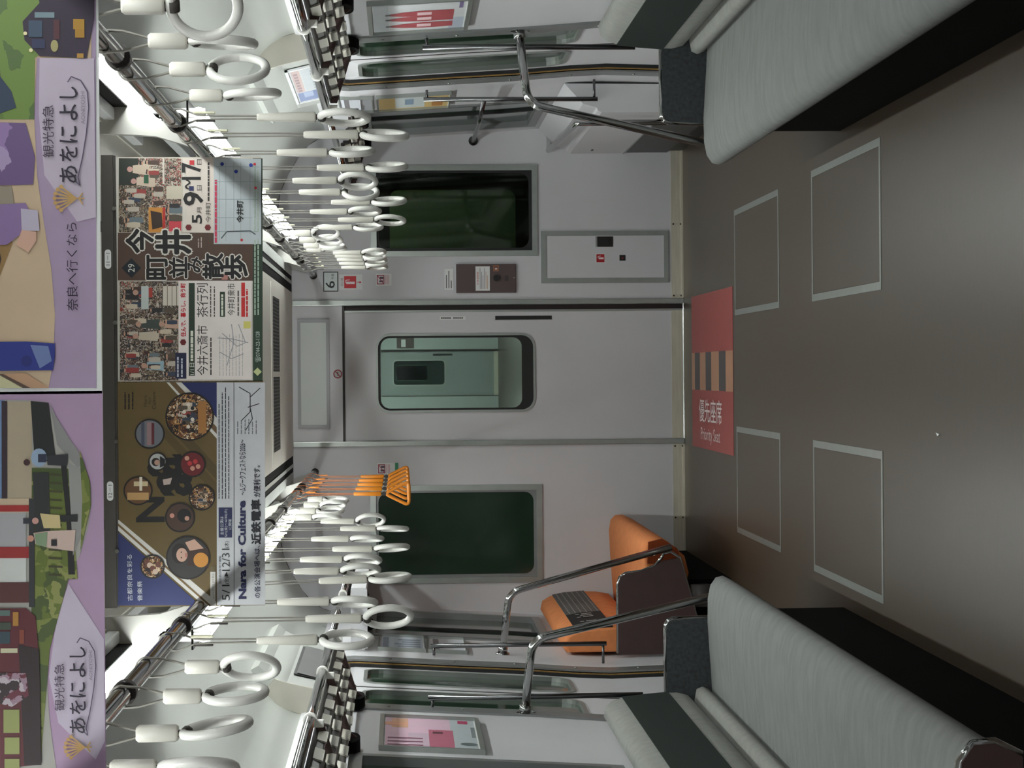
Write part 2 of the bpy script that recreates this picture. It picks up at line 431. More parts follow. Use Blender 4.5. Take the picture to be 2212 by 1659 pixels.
A = Art(b, (.290, .010, 1.195), (0, 0, -1), (1, 0, 0), (0, -1, 0))
A2 = Art(b, (.297, .010, 1.2), (0, 0, 1), (-1, 0, 0), (0, -1, 0))
for k in range(11):
    if k not in (5,): A2.rect(.004 + k * .011, -.004, .012 + k * .011, .004, (60, 60, 60), 1)
b.build('sticker', d)
# sign box over the door
t = thing('sign_box', 'unlit white rectangular light box above the gangway door', 'sign', (0, 0, 1.94))
b = B(); b.plate(rect(-.292, .295, 1.928, 2.100), [rect(-.277, .277, 1.945, 2.083)], lambda u, v, dd: (u, -.014 + dd, v), .014, M_WALLD); b.build('frame', t)
b = B(); b.box(-.277, .277, -.008, -.001, 1.945, 2.083, M_LIGHTBOX); b.build('panel', t)
def ew(b, y=-.0022): return Art(b, (0, y, 0), (1, 0, 0), (0, 0, 1), (0, -1, 0))
def wallsign(name, x0, x1, z0, z1, m, label, cat='sign', y=-.003):
    b = B(); b.box(x0, x1, y, -.0003, z0, z1, m); return b, ew(b, y)
# round no-smoking sticker
b = B(); b.tube([(-.002, -.0005, 1.884), (-.002, -.002, 1.884)], .025, mat('sticker_grey', (186, 182, 184), .5), 28)
A = ew(b, -.0022); A.ring(-.002, 1.884, .018, .024, (140, 44, 50), 1); A.line([(-.018, 1.870), (.014, 1.898)], .005, (140, 44, 50), 2); A.rect(-.012, 1.881, .010, 1.886, (50, 40, 44), 1)
tag(b.build('no_smoking_sticker'), 'small round red no smoking sticker above the gangway door', 'sticker')
# car number
b, A = wallsign('car_number_sign', .444, .552, 1.877, 1.958, M_BLACK, '')
A.rect(.449, 1.882, .547, 1.953, (214, 222, 222), 1); A.text('6', .462, 1.895, .502, 1.946, (12, 12, 12), 2, .01); A.text('号車', .510, 1.899, .541, 1.914, (70, 76, 76), 2)
tag(b.build('car_number_sign'), 'white car number sign reading 6 in a black border on the end wall', 'sign')
# fire extinguisher sign
b, A = wallsign('fire_extinguisher_sign', .453, .536, 1.747, 1.871, M_PAPER, '')
A.rect(.462, 1.780, .527, 1.845, (196, 28, 38), 1); A.rect(.484, 1.788, .497, 1.828, (240, 225, 228), 2); A.circ(.4905, 1.829, .0066, (240, 225, 228), 2); A.line([(.491, 1.836), (.505, 1.836), (.507, 1.815)], .004, (240, 225, 228), 2)
A.text('消火器', .472, 1.850, .517, 1.864, (150, 110, 114), 1)
A.line([(.494, 1.775), (.494, 1.756)], .003, (196, 28, 38), 1); A.poly([(.487, 1.762), (.501, 1.762), (.494, 1.752)], (196, 28, 38), 1)
tag(b.build('fire_extinguisher_sign'), 'white sign with a red fire extinguisher square and arrow on the end wall', 'sign')
def phone_sign(x0, x1, z0, z1, name, label, green):
    b, A = wallsign(name, x0, x1, z0, z1, M_PAPER, '')
    w = x1 - x0; h = z1 - z0; top = z1 - .004; sq = w * .78; cx = (x0 + x1) / 2
    A.rect(cx - sq / 2, top - sq * .8, cx + sq / 2, top, (150, 52, 66), 1); A.rect(cx - sq / 2 + .005, top - sq * .8 + .005, cx + sq / 2 - .005, top - .005, (226, 214, 218), 2)
    A.rect(cx - .014, top - .034, cx - .004, top - .014, (60, 50, 70), 3); A.rect(cx + .004, top - .036, cx + .016, top - .016, (70, 54, 66), 3)
    A.line([(cx - sq / 2 + .006, top - sq * .8 + .006), (cx + sq / 2 - .006, top - .006)], .004, (150, 40, 56), 4)
    z = top - sq * .8 - .006
    for k in range(3): A.rect(x0 + .008, z - .004 - k * .008, x1 - .008, z - k * .008, (214, 160, 164), 1)
    if green: A.rect(x0, z0, x1, z0 + .017, (24, 120, 76), 2)
    return tag(b.build(name), label, 'sign')
phone_sign(.474, .540, 1.589, 1.673, 'mobile_phone_sign', 'small pink and white no phones sign on the brown box side of the end wall', False)
phone_sign(-.549, -.486, 1.562, 1.675, 'mobile_phone_sign', 'small no phones sign with a green foot behind the orange straps', True)
b, A = wallsign('notice_sticker', .450, .563, 1.253, 1.302, M_PAPER, '')
for k, (a, c) in enumerate(((.458, .53), (.458, .552), (.458, .50))): A.rect(a, 1.289 - k * .013, c, 1.294 - k * .013, (90, 90, 92), 1)
tag(b.build('notice_sticker'), 'narrow white paper notice just above the brown intercom box', 'sticker')
# brown intercom box
t = thing('intercom_box', 'brown emergency intercom box with a white label and black knob', 'intercom', (.51, 0, .916))
b = B(); b.box(.432, .588, -.02, 0, .916, 1.239, M_BRCASE, .002); b.build('case', t)
b = B(); b.box(.443, .575, -.0208, -.0195, 1.057, 1.134, M_PAPER); A = ew(b, -.0208)
A.text('非常通報器', .475, 1.117, .545, 1.128, (190, 40, 50), 1); A.lines
for k in range(6): A.rect(.452, 1.108 - k * .008, .566 - (k % 3) * .02, 1.111 - k * .008, (130, 130, 136) if k < 4 else (190, 150, 120), 1)
b.build('label_plate', t)
b = B(); b.tube([(.511, -.02, 1.021), (.511, -.038, 1.021)], .017, M_BLACK, 20); b.tube([(.511, -.038, 1.021), (.511, -.041, 1.021)], .008, M_DARKMET, 14); b.build('knob', t)
b = B(); b.box(.548, .580, -.0208, -.0195, 1.008, 1.038, ink(150, 96, 66)); A = ew(b, -.0208); A.rect(.553, 1.013, .575, 1.033, (110, 60, 52), 1); A.rect(.557, 1.016, .566, 1.029, (220, 200, 190), 2); b.build('icon', t)
b = B(); A = ew(b, -.0202); A.rect(.494, .955, .525, .975, (60, 48, 48), 1); b.build('marking', t)
b = B(); A = ew(b, -.0202); A.circ(.512, .925, .003, (200, 170, 160), 1); b.build('lamp_dot', t)
# extinguisher cupboard low on the end wall
t = thing('extinguisher_cupboard', 'grey flush cupboard door low on the end wall with a latch', 'cupboard', (.62, 0, .081))
b = B(); b.plate(rect(.482, .764, .081, .777), [rect(.508, .738, .106, .747)], lambda u, v, dd: (u, -.012 + dd, v), .012, M_ALU); b.build('frame', t)
b = B(); b.box(.508, .738, -.007, 0, .106, .747, M_WALL); b.build('door', t)
b = B(); b.box(.678, .734, -.0105, -.006, .384, .479, M_DARKMET, .002); b.box(.688, .724, -.012, -.010, .398, .460, M_BLACK); b.box(.678, .734, -.0115, -.008, .470, .479, M_ALU); b.tube([(.712, -.012, .405), (.712, -.0135, .405)], .006, M_CHROME, 10); b.build('latch', t)
b = B(); b.box(.591, .641, -.0082, -.0068, .428, .478, M_PAPER); A = ew(b, -.0082); A.rect(.594, .431, .638, .475, (168, 20, 28), 1); A.rect(.610, .436, .620, .462, (235, 220, 222), 2); A.line([(.616, .466), (.626, .466), (.628, .452)], .003, (235, 220, 222), 2); b.build('red_sticker', t)
b = B(); b.box(.602, .633, -.0082, -.0068, .316, .349, M_BLACK); A = ew(b, -.0082); A.rect(.610, .328, .622, .338, (120, 30, 36), 1); b.build('black_sticker', t)
# ------------------------------------------------------------------ next cars seen through the gangway glass
b = B(); NX = mat('next_car_wall', (182, 188, 186), .5, 0, .03, 2)
b.box(-1.2, 1.2, .75, .78, 0, 2.3, M_SKIRT) if False else None
M_DUSK = mat('gangway_black', (10, 11, 10), .6)
b.plate(rect(-1.34, 1.34, 0, 2.3), [rect(-.40, .40, .0, 1.9), rrect(.66, 1.06, .87, 1.60, .05)], lambda u, v, dd: (u, .80 + dd, v), .03, M_DUSK)
struct(b.build('wall_next_car'))
b = B(); b.plate(rrect(.66, 1.06, .87, 1.60, .05), [], lambda u, v, dd: (u, .805 + dd, v), .004, glass('green_tint_glass', (128, 133, 122), .03)); struct(b.build('window_3'))
b = B()
for s in (1, -1): b.box(*sorted((s * .42, s * .45)), .05, .80, 0, 2.0, mat('bellows', (70, 72, 72), .7))
b.box(-.45, .45, .05, .80, 1.95, 1.98, mat('bellows', (70, 72, 72), .7)); struct(b.build('wall_gangway'))
b = B(); b.box(-.45, .45, 0.03, .83, -.05, -.005, M_DARKMET); b.box(-1.33, 1.33, .83, 46, -.06, -.002, M_FLOOR); struct(b.build('floor_next_car'))
b = B()
for s in (1, -1): b.box(*sorted((s * 1.31, s * 1.34)), .84, 46, 0, 2.0, NX)
b.box(-1.34, 1.34, .84, 46, 2.22, 2.26, M_CEIL); struct(b.build('ceiling_next_car'))
def far_end(y, nm, dn):
    b = B(); b.plate([(-1.31, .0), (-.37, 0), (-.37, 1.85), (.37, 1.85), (.37, 0), (1.31, 0), (1.31, 2.22), (-1.31, 2.22)], [], lambda u, v, dd: (u, y + dd, v), .03, NX); struct(b.build(nm))
    q = sthing(dn, (0, y, 0))
    b = B(); b.plate(rect(-.365, .365, .066, 1.85), [rrect(-.205, .21, .83, 1.67, .06)], lambda u, v, dd: (u, y + .015 + dd, v), .03, mat('next_door_leaf', (150, 158, 156), .5, 0, .03, 2)); b.build('leaf', q)
    b = B(); b.box(-.365, .365, y + .01, y + .04, 0, .066, M_STEEL); b.build('kick_plate', q)
    b = B(); b.box(.335, .37, y - .004, y + .012, 0, 1.85, M_DARKMET); b.box(-.372, -.362, y - .004, y + .012, 0, 1.85, M_DARKMET); b.build('edge_strip', q)
    b = B(); b.box(.27, .30, y + .010, y + .016, .72, 1.03, M_BLACK); b.build('pull_slot', q)
    b = B(); b.plate(rrect(-.205, .21, .83, 1.67, .06), [rrect(-.185, .19, .85, 1.65, .05)], lambda u, v, dd: (u, y + .008 + dd, v), .02, M_ALU); b.build('window_rim', q)
    b = B(); b.plate(rrect(-.19, .195, .845, 1.655, .05), [], lambda u, v, dd: (u, y + .02 + dd, v), .004, glass('far_glass', (206, 238, 228), .04)); b.build('pane', q)
far_end(22.6, 'wall_far_end', 'door_2')
far_end(44.5, 'wall_farthest_end', 'door_3')
b = B(); b.box(-1.3, 1.3, 46, 46.03, 0, 2.2, M_DUSK); struct(b.build('wall_beyond'))
b = B(); b.box(.39, .56, 22.592, 22.599, 1.33, 1.60, M_BRCASE); A = Art(b, (0, 22.592, 0), (1, 0, 0), (0, 0, 1), (0, -1, 0)); A.rect(.41, 1.46, .53, 1.53, (220, 220, 220), 3)
tag(b.build('intercom_box'), 'distant dark intercom box seen through the gangway door glass', 'intercom')
# ------------------------------------------------------------------ ceiling lamps
def lamp(y0, y1, s, label, par=None):
    low = y1 > -5.0; X0 = s * (.695 if low else .660); Z0 = 2.075 if low else 2.186; H = 2.185 if low else 2.243
    t = thing('ceiling_lamp', label, 'lamp', (X0, (y0 + y1) / 2, Z0), 'tube lamps along the ceiling')
    b = B(); b.box(*sorted((X0 - s * .055, X0 - s * .026)), y0, y1, H - .028, H, M_REFL, .004); b.build('reflector', t)
    b = B(); b.box(*sorted((X0 - s * .025, X0 - s * .021)), y0, y1, H - (.022 if low else .058), H, M_BAFFLE)
    b.box(*sorted((X0 + s * .024, X0 + s * .030)), y0, y1, H - (.022 if low else .078), H, M_BAFFLE)
    b.box(*sorted((X0 - s * .021, X0 + s * .024)), y0, y1, H - .006, H, M_BAFFLE); b.build('channel', t)
    if low:
        b = B(); b.box(X0 - .034, X0 + .034, y0, y1, 2.100, 2.105, M_BAFFLE); b.build('added_light_shield', t)  # black plate added above the tube to keep its light off the cove
    for y in (y0 + .012, y1 - .012):
        b = B(); b.box(*sorted((X0 - s * .012, X0 + s * .012)), y - .010, y + .010, Z0 - .02, H - .008, M_WHITE); b.build('socket', t)
    b = B(); b.tube([(X0, y0 + .02, Z0), (X0, y1 - .02, Z0)], .0165, M_TUBE, 12); b.build('tube', t)
ORD = ['first', 'second', 'third', 'fourth', 'fifth', 'sixth', 'seventh', 'eighth', 'ninth', 'tenth', 'eleventh', 'twelfth', 'thirteenth', 'fourteenth', 'fifteenth', 'sixteenth', 'seventeenth', 'eighteenth', 'nineteenth', 'twentieth']
for s, row in ((1, 'upper'), (-1, 'lower')):
    for k in range(10):
        y1 = -.80 - k * 1.31
        lamp(y1 - 1.28, y1, s, '%s glowing tube lamp from the end wall in the %s lamp row of the photo' % (ORD[k], row))
for k, y in enumerate((1.5, 4.5, 7.5, 10.5, 13.5, 16.5, 19.5, 25, 31, 37)):
    b = B()
    for x in (.7, -.7): b.tube([(x, y, 2.17), (x, y + 2.6, 2.17)], .034, M_TUBE, 8)
    b.box(-.74, .74, y + 1.2, y + 1.4, 2.20, 2.22, M_REFL)
    tag(b.build('ceiling_lamp'), 'tube lamp pair in the next cars beyond the gangway door', 'lamp', 'lamps of the next cars')
# ------------------------------------------------------------------ strap bars
BX, BZ = .53, 2.01
for s, row in ((1, 'upper'), (-1, 'lower')):
    t = thing('strap_bar', 'long chrome strap bar of the %s strap row, held by white ceiling brackets' % row, 'bar', (s * BX, -6, BZ))
    b = B(); b.tube([(s * BX, y, BZ) for y in (-14, -10, -6, -2, -.0)], .016, M_CHROME, 16); b.build('pipe', t)
    for y in (-.03, -1.6, -2.02, -3.3, -4.1, -5.0, -6.03, -7.2, -8.15, -8.6):
        b = B(); b.tube([(s * BX, y - .02, BZ), (s * BX, y + .02, BZ)], .0205, M_DARKMET, 16); b.build('collar', t)
    for y in (-.04, -.78, -2.52, -4.5, -6.62, -8.9, -11):
        top = 2.25 if y < -5.3 else 2.20
        o, i = (.655, .572) if y < -5.3 else (.65, .577)
        prof = [(.545, 2.0), (.56, 2.05), (.60, 2.10), (.640, 2.16), (o, 2.20), (o, top), (i, top), (i - .002, 2.18), (.566, 2.12), (.548, 2.06), (.535, 2.02), (.52, 2.005), (.528, 1.99)]
        b = B(); b.prism([(s * x, y, z) for x, z in prof], (0, .03, 0), mat('bracket_enamel', (168, 166, 160), .45)); b.build('bracket', t)
# ------------------------------------------------------------------ straps
def belt(b, pts, w, m, th=.0025):
    """flat belt whose width runs along Y"""
    ring = []
    P_ = [Vector(p) for p in pts]
    for k, p in enumerate(P_):
        t = (P_[min(k + 1, len(P_) - 1)] - P_[max(k - 1, 0)]).normalized(); n = Vector((t.z, 0, -t.x)).normalized() * th / 2; y = Vector((0, w / 2, 0))
        ring.append([p + n - y, p + n + y, p - n + y, p - n - y])
    b.loft(ring, m, smooth=False)
def proto(kind):
    r = col(bpy.data.objects.new('hand_strap', None)); r.empty_display_size = .03
    bm_ = M_ORBELT if kind == 'tri' else M_BELT; sm = M_ORANGE if kind == 'tri' else M_CREAM; cm = M_ORANGE if kind == 'tri' else M_CLIP
    b = B()
    arc = [(.0185 * math.cos(math.radians(a)), 0, .0185 * math.sin(math.radians(a))) for a in range(-20, 201, 20)]
    if kind == 'short':
        belt(b, [(.004, 0, -.075)] + [(.016, 0, -.03)] + arc + [(-.016, 0, -.03), (-.004, 0, -.075)], .014, bm_)
        s0, s1, w0, w1, rc = .070, .132, .0125, .0125, .188
    else:
        q = .174 if kind == 'A' else .255
        belt(b, [(.003, 0, -q - .01), (.0035, 0, -.09), (.005, 0, -.052), (.018, 0, -.018)] + arc + [(-.018, 0, -.018), (-.005, 0, -.052), (-.0035, 0, -.09), (-.003, 0, -q - .01)], .010, bm_)
        s0, s1, w0, w1, rc = q, q + .121, .0075, .0112, q + .121 + .058
    b.build('belt', r, origin=(0, 0, 0))
    if kind != 'short':
        b = B(); b.box(.007, .012, -.006, .006, -.088, -.044, cm, .0015); b.box(-.009, -.006, -.006, .006, -.088, -.05, M_BELTD); b.build('clip', r, origin=(0, 0, 0))
    b = B(); rings = []
    for z, k in ((-s0, .75), (-s0 - .004, 1), (-s1 + .004, 1), (-s1, .8)):
        f = (-z - s0) / (s1 - s0); w = (w0 + (w1 - w0) * f) * k
        rings.append([(w * math.copysign(abs(math.cos(a)) ** .6, math.cos(a)), 1.05 * w * math.copysign(abs(math.sin(a)) ** .6, math.sin(a)), z) for a in [2 * math.pi * j / 16 for j in range(16)]])
    b.loft(rings, sm); b.build('sleeve', r, origin=(0, 0, 0))
    b = B(); b.box(-.004, .004, -.007, .007, -s1 - .016, -s1 + .004, M_BELTD); b.tube([(0, -.008, -s1 - .012), (0, .008, -s1 - .012)], .0095, M_BELTD, 10); b.build('loop', r, origin=(0, 0, 0))
    b = B()
    if kind == 'tri':
        zt, zb, hw = -s1 - .016, -s1 - .122, .054; pts = []
        cs = [((0, zt), .012), ((hw, zb), .016), ((-hw, zb), .016)]
        n = 3
        for k in range(n):
            (p, rr) = cs[k]; pv = Vector(cs[k - 1][0]) - Vector(p); nx = Vector(cs[(k + 1) % n][0]) - Vector(p); pv.normalize(); nx.normalize()
            a0 = Vector(p) + pv * rr * 1.5; a1 = Vector(p) + nx * rr * 1.5
            for f in (0, .25, .5, .75, 1): pts.append(a0 * (1 - f) ** 2 + Vector(p) * 2 * f * (1 - f) + a1 * f * f)
        pts = [(p.x, 0, p.y) for p in pts]; pts.append(pts[0]); pts.append(pts[1])
        b.tube(pts, .0075, M_ORANGE, 8, cap=False)
    else:
        b.torus((0, 0, -rc), .0485, .0078, M_WHITE, 'x', 36, 10)
    g = b.build('ring' if kind != 'tri' else 'triangle_grip', r, origin=(0, 0, -s1 - .012)); g.location = (0, 0, -s1 - .012)
    return r
PROTO = {k: proto(k) for k in ('short', 'A', 'B', 'tri')}; USED = set()
def strap(kind, s, d, turn, label, tilt=0.0, lean=0.0):
    yaw = math.asin(turn) - s * math.atan2(BX, d)        # turn: how far the ring opens towards the aisle
    p = PROTO[kind]
    if kind in USED:
        r = p.copy(); COL.objects.link(r); kids = []
        for c in p.children:
            k = c.copy(); COL.objects.link(k); k.parent = r; kids.append(k)
    else:
        r = p; USED.add(kind); kids = list(p.children)
    r.location = (s * BX, d - CAM_D, BZ); r.rotation_euler = (0, tilt, 0)
    for c in kids:
        if c.name.startswith('loop'): c.rotation_euler = (0, 0, yaw)
        elif c.name.startswith(('ring', 'triangle')): c.rotation_euler = (0, lean, yaw)
    tag(r, label, 'hand strap', 'orange priority straps' if kind == 'tri' else 'hand straps of the %s row' % ('upper' if s > 0 else 'lower'))
UP = [('short', 3.146, .9), ('short', 3.48, .10), ('short', 3.80, -.42), ('short', 4.16, .10), ('A', 4.51, .25), ('B', 4.84, -.14), ('A', 5.23, -.14), ('B', 5.62, -.14), ('A', 5.99, .40), ('A', 6.37, -.40), ('B', 6.75, -.17), ('A', 7.14, .22), ('B', 7.52, .26), ('A', 7.91, -.2),
      ('short', 8.22, .5), ('short', 8.65, .36), ('short', 9.02, -.22), ('short', 9.29, .08), ('A', 9.58, .25), ('A', 9.86, -.3), ('A', 10.17, .2), ('A', 10.52, -.24), ('A', 10.9, .2)]
LO = [('short', 2.95, .15), ('short', 3.24, -.18), ('short', 3.61, -.26), ('short', 3.97, .42), ('A', 4.35, -.28), ('B', 4.72, .40), ('A', 5.08, .14), ('B', 5.5, -.15), ('A', 5.86, .24), ('A', 6.23, .22), ('B', 6.59, .12), ('A', 7.0, .1), ('B', 7.45, .08), ('A', 7.83, .4),
      ('short', 8.08, .16), ('short', 8.45, -.24), ('short', 8.82, .26), ('short', 9.2, -.2)]
DESC = {'short': 'short white ring strap', 'A': 'long white ring strap', 'B': 'extra low white ring strap'}
for s, L, row in ((1, UP, 'upper'), (-1, LO, 'lower')):
    for k, (kind, dd, yaw) in enumerate(L):
        place = ORD[k] if k < len(ORD) else ['twenty-first', 'twenty-second', 'twenty-third', 'twenty-fourth'][k - 20]
        strap(kind, s, dd, yaw, '%s, %s from the camera in the %s strap row' % (DESC[kind], place, row), tilt=(-.03 if (s < 0 and k == 7) else 0), lean=((-.16 if k == 1 else -.06 if k == 2 else .05 * math.sin(k * 2.3)) if s < 0 else .05 * math.sin(k * 1.7)))
for k, dd in enumerate((9.60, 10.02, 10.42, 10.8, 11.2)):
    strap('tri', -1, dd, -math.sin(math.atan2(BX, dd)) + .05 * (k % 2), 'orange strap with a triangular grip, %s of five counted from the camera' % ORD[k])
# ------------------------------------------------------------------ side doors
def side_door(s, y0, y1, nm):
    q = sthing(nm, (s * 1.32, (y0 + y1) / 2, 0)); ym = (y0 + y1) / 2
    for a, c in ((y0 + .012, ym - .006), (ym + .006, y1 - .012)):
        b = B(); zs = [.02, .2, .4, .63, .78, 1.03, 1.32, 1.76, 1.84]
        out = [(a, z) for z in zs] + [(c, z) for z in reversed(zs)]
        w0, w1 = a + .10, c - .10
        hole = rrect(w0, w1, .83, 1.70, .07)
        b.plate(out, [hole], lambda u, v, dd: (s * (wx(v) + .022 + dd), u, v), .03, M_WALL)
        lf = b.build('leaf', q)
        b = B(); b.plate(rrect(w0 - .012, w1 + .012, .818, 1.712, .08), [rrect(w0 + .004, w1 - .004, .834, 1.696, .066)], lambda u, v, dd: (s * (wx(v) + .016 + dd), u, v), .03, M_ALU); b.build('window_rim', lf)
        b = B(); b.plate(rrect(w0 + .002, w1 - .002, .832, 1.698, .066), [], lambda u, v, dd: (s * (wx(v) + .034 + dd), u, v), .004, M_PANE); b.build('pane', lf)
    b = B(); strip(b, s, ym - .006, ym + .006, .02, 1.84, M_DARKMET, -.02, .01); b.build('seam_rubber', q)
    b = B()
    for yy, sg in ((y0, 1), (y1, -1)):
        e0, e1 = sorted((yy, yy + sg * .016)); strip(b, s, e0, e1, .02, 1.84, M_YEL, -.004, .03)
        e0, e1 = sorted((yy + sg * .016, yy + sg * .03)); strip(b, s, e0, e1, .02, 1.84, M_BLACK, -.008, .02)
    b.build('gasket', q)
    b = B()
    for yy, sg in ((y0, -1), (y1, 1)):
        e0, e1 = sorted((yy, yy + sg * .12)); strip(b, s, e0, e1, .0, 1.84, M_GREYFR, .008, .03)
        for z in (.5, .78, 1.05, 1.32, 1.6): b.tube([(s * (wx(z) - .008), yy + sg * .06, z), (s * (wx(z) - .012), yy + sg * .06, z)], .006, M_ALU, 8)
    b.build('frame', q)
n = 4
for s in (1, -1):
    for y0, y1 in DOOR:
        side_door(s, y0, y1, 'door_%d' % n); n += 1
# ------------------------------------------------------------------ side windows
n = 4
for s in (1, -1):
    for y0, y1 in WIN:
        q = sthing('window_%d' % n, (s * 1.28, (y0 + y1) / 2, WZ0)); n += 1
        b = B(); b.plate(rect(y0 - .015, y1 + .015, WZ0 - .015, WZ1 + .015), [rect(y0 + .03, y1 - .03, WZ0 + .03, WZ1 - .03)], lambda u, v, dd: (s * (wx(v) - .010 + dd), u, v), .05, M_GREYFR); b.build('window_frame', q)
        b = B(); ym = (y0 + y1) / 2; strip(b, s, ym - .02, ym + .02, WZ0 + .03, WZ1 - .03, M_BLACK, -.012, .02); b.build('mullion', q)
        for a, c in ((y0 + .028, ym - .018), (ym + .018, y1 - .028)):
            b = B(); strip(b, s, a, c, WZ0 + .028, WZ1 - .028, M_PANE, -.022, .006); b.build('pane', q)
# ------------------------------------------------------------------ header boxes over the doors
HDR = []
for s in (1, -1):
    for k, (y0, y1) in enumerate(DOOR[:2]):
        prof = [(1.285, 1.80), (1.222, 1.82), (1.205, 1.835), (1.17, 1.985), (1.13, 2.06), (1.10, 2.09), (1.12, 2.128), (1.20, 2.075), (1.262, 2.0), (1.286, 1.93)]
        b = B(); b.prism([(s * x, y0 - .06, z) for x, z in prof], (0, y1 - y0 + .12, 0), M_CEIL)
        b.prism([(s * (x - .001), y0 - .075, z) for x, z in [(1.285, 1.80), (1.225, 1.815), (1.200, 1.84), (1.165, 1.985), (1.15, 2.03), (1.20, 2.07), (1.262, 2.0), (1.286, 1.93)]], (0, .016, 0), M_BEIGE)
        struct(b.build('trim_%d' % (4 + k + (0 if s > 0 else 2))))
def hdr_plane(s, f0, f1):
    a = Vector((1.205, 0, 1.835)); c = Vector((1.17, 0, 1.985))
    return a.lerp(c, f0), a.lerp(c, f1)
# display (lower side of the photo) and route poster (upper side)
a, c = hdr_plane(-1, .22, .90)
t = thing('display', 'switched off grey display panel over the door in the lower part of the photo', 'display', (-1.18, -2.9, 1.87))
b = B(); pts = [(-(a.x - .004), -3.31, a.z), (-(a.x - .004), -2.46, a.z), (-(c.x - .004), -2.46, c.z), (-(c.x - .004), -3.31, c.z)]
b.prism(pts, (.004, 0, .001), M_BLACK); b.build('bezel', t)
b = B(); pts = [(-(a.x - .0095), -3.30, a.z + .004), (-(a.x - .0095), -2.47, a.z + .004), (-(c.x - .0095), -2.47, c.z - .012), (-(c.x - .0095), -3.30, c.z - .012)]
b.prism(pts, (.0012, 0, .0004), mat('screen_grey', (106, 106, 106), .35)); b.build('screen', t)
a, c = hdr_plane(1, .05, .98); V_ = (c - a).normalized(); N_ = Vector((-V_.z, 0, V_.x))
t = thing('route_poster', 'framed route poster over the door in the upper part of the photo', 'poster', (1.18, -2.9, 1.85))
b = B(); O_ = Vector((a.x - .004, -2.40, a.z)); A = Art(b, O_, (0, -1, 0), V_, N_)
L_ = (c - a).length
for (u0, v0, u1, v1) in ((0, 0, 1.0, .012), (0, L_ - .012, 1.0, L_), (0, 0, .02, L_), (.98, 0, 1.0, L_)):
    P4 = [A.p(u0, v0, 0), A.p(u1, v0, 0), A.p(u1, v1, 0), A.p(u0, v1, 0)]; b.prism(P4, N_ * .008, M_REFL)
b.build('frame', t)
b = B(); A = Art(b, O_, (0, -1, 0), V_, N_); P4 = [A.p(.02, .012, 0), A.p(.98, .012, 0), A.p(.98, L_ - .012, 0), A.p(.02, L_ - .012, 0)]; b.prism(P4, N_ * .003, ink(196, 198, 200))
A.O = A.O + N_ * .003
A.rect(.03, .03, .30, L_ - .02, (120, 132, 170), 1); A.rect(.14, .06, .30, .10, (160, 172, 196), 2); A.rect(.32, .09, .94, L_ - .02, (190, 168, 164), 1)
A.rect(.32, .02, .94, .085, (186, 190, 194), 1)
for k in range(7): A.rect(.36 + .08 * k, .03, .40 + .08 * k, .05, (150, 154, 160), 2); A.rect(.34 + .08 * k, .10, .39 + .08 * k, .116, (150, 124, 130), 2)
A.rect(.86, .02, .95, .03, (60, 84, 170), 3); A.rect(.02, .014, .96, .018, (50, 50, 60), 3)
b.build('print', t)
# ------------------------------------------------------------------ luggage racks
def rack(s, y0, y1, label, fascia):
    t = thing('luggage_rack', label, 'luggage rack', (s * 1.15, (y0 + y1) / 2, 1.74))
    b = B(); b.tube([(s * 1.0, y0, 1.815), (s * 1.0, y1, 1.815)], .016, M_CHROME, 16); b.build('front_pipe', t)
    y = y1 - .02
    while y > y0:
        b = B(); b.tube([(s * 1.0, y - .012, 1.815), (s * 1.0, y + .012, 1.815)], .0205, M_WHITE, 16); b.box(*sorted((s * 1.0, s * 1.022)), y - .01, y + .01, 1.775, 1.815, M_WHITE, .003); b.build('pipe_clip', t); y -= 1.0
    for k, (x, z) in enumerate(((1.045, 1.785), (1.11, 1.763), (1.19, 1.742))):
        b = B(); b.box(*sorted((s * (x - .002), s * (x + .014))), y0, y1, z - .018, z + .012, M_DARKMET, .004); b.tube([(s * (x - .004), y0, z + .014), (s * (x - .004), y1, z + .014)], .0085, M_DARKMET, 10); b.build('rail', t)
    if fascia:
        b = B(); b.prism([(-.975, -1.9, 1.71), (-.975, -1.9, 1.775), (-.985, -1.9, 1.78), (-.985, -1.9, 1.705)], (0, 1.86, 0), M_WALL)
        b.box(-1.25, -.985, -1.9, -1.88, 1.705, 1.78, M_WALL); b.build('fascia', t)
    # cream cross slats bridging the rails
    y = y0 + .05
    while y < y1 - .15:
        b = B()
        for x, z in ((1.045, 1.785), (1.11, 1.763), (1.19, 1.742)):
            sh = .085
            b.prism([(s * (x - .006), y, z + .008), (s * (x - .006), y + .17, z + .008), (s * (x - .011), y + .17 - sh, z - .024), (s * (x - .011), y - sh, z - .024)], (s * .005, 0, 0), M_BEIGE)
        b.build('slat', t); y += .30
    for y in [v for v in (y1 - .10, y1 - 1.05, y1 - 2.0, y1 - 2.95) if v > y0]:
        b = B(); b.prism([(s * 1.20, y, 1.72), (s * 1.215, y, 1.70), (s * 1.235, y, 1.69), (s * 1.27, y, 1.69), (s * 1.27, y, 1.79), (s * 1.02, y, 1.80), (s * 1.02, y, 1.775)], (0, .012, 0), M_BRPANEL)
        hw, hz = .11, .035
        b.prism([(s * 1.215, y + hw * math.cos(a), 1.735 - .045 * max(0, math.sin(a)) ** .7) for a in [math.pi * k / 12 for k in range(13)]] + [(s * 1.215, y - hw, 1.76), (s * 1.215, y + hw, 1.76)], (s * .04, 0, 0), M_SKIRT); b.build('wall_bracket', t)
rack(1, -7.45, -3.48, 'luggage rack over the grey bench at the top of the photo', 0)
rack(-1, -7.45, -3.48, 'luggage rack over the grey bench at the bottom of the photo', 0)
rack(1, -1.9, -.03, 'short luggage rack over the wheelchair corner beside the end wall', 0)
rack(-1, -1.9, -.03, 'short luggage rack over the orange priority bench', 1)
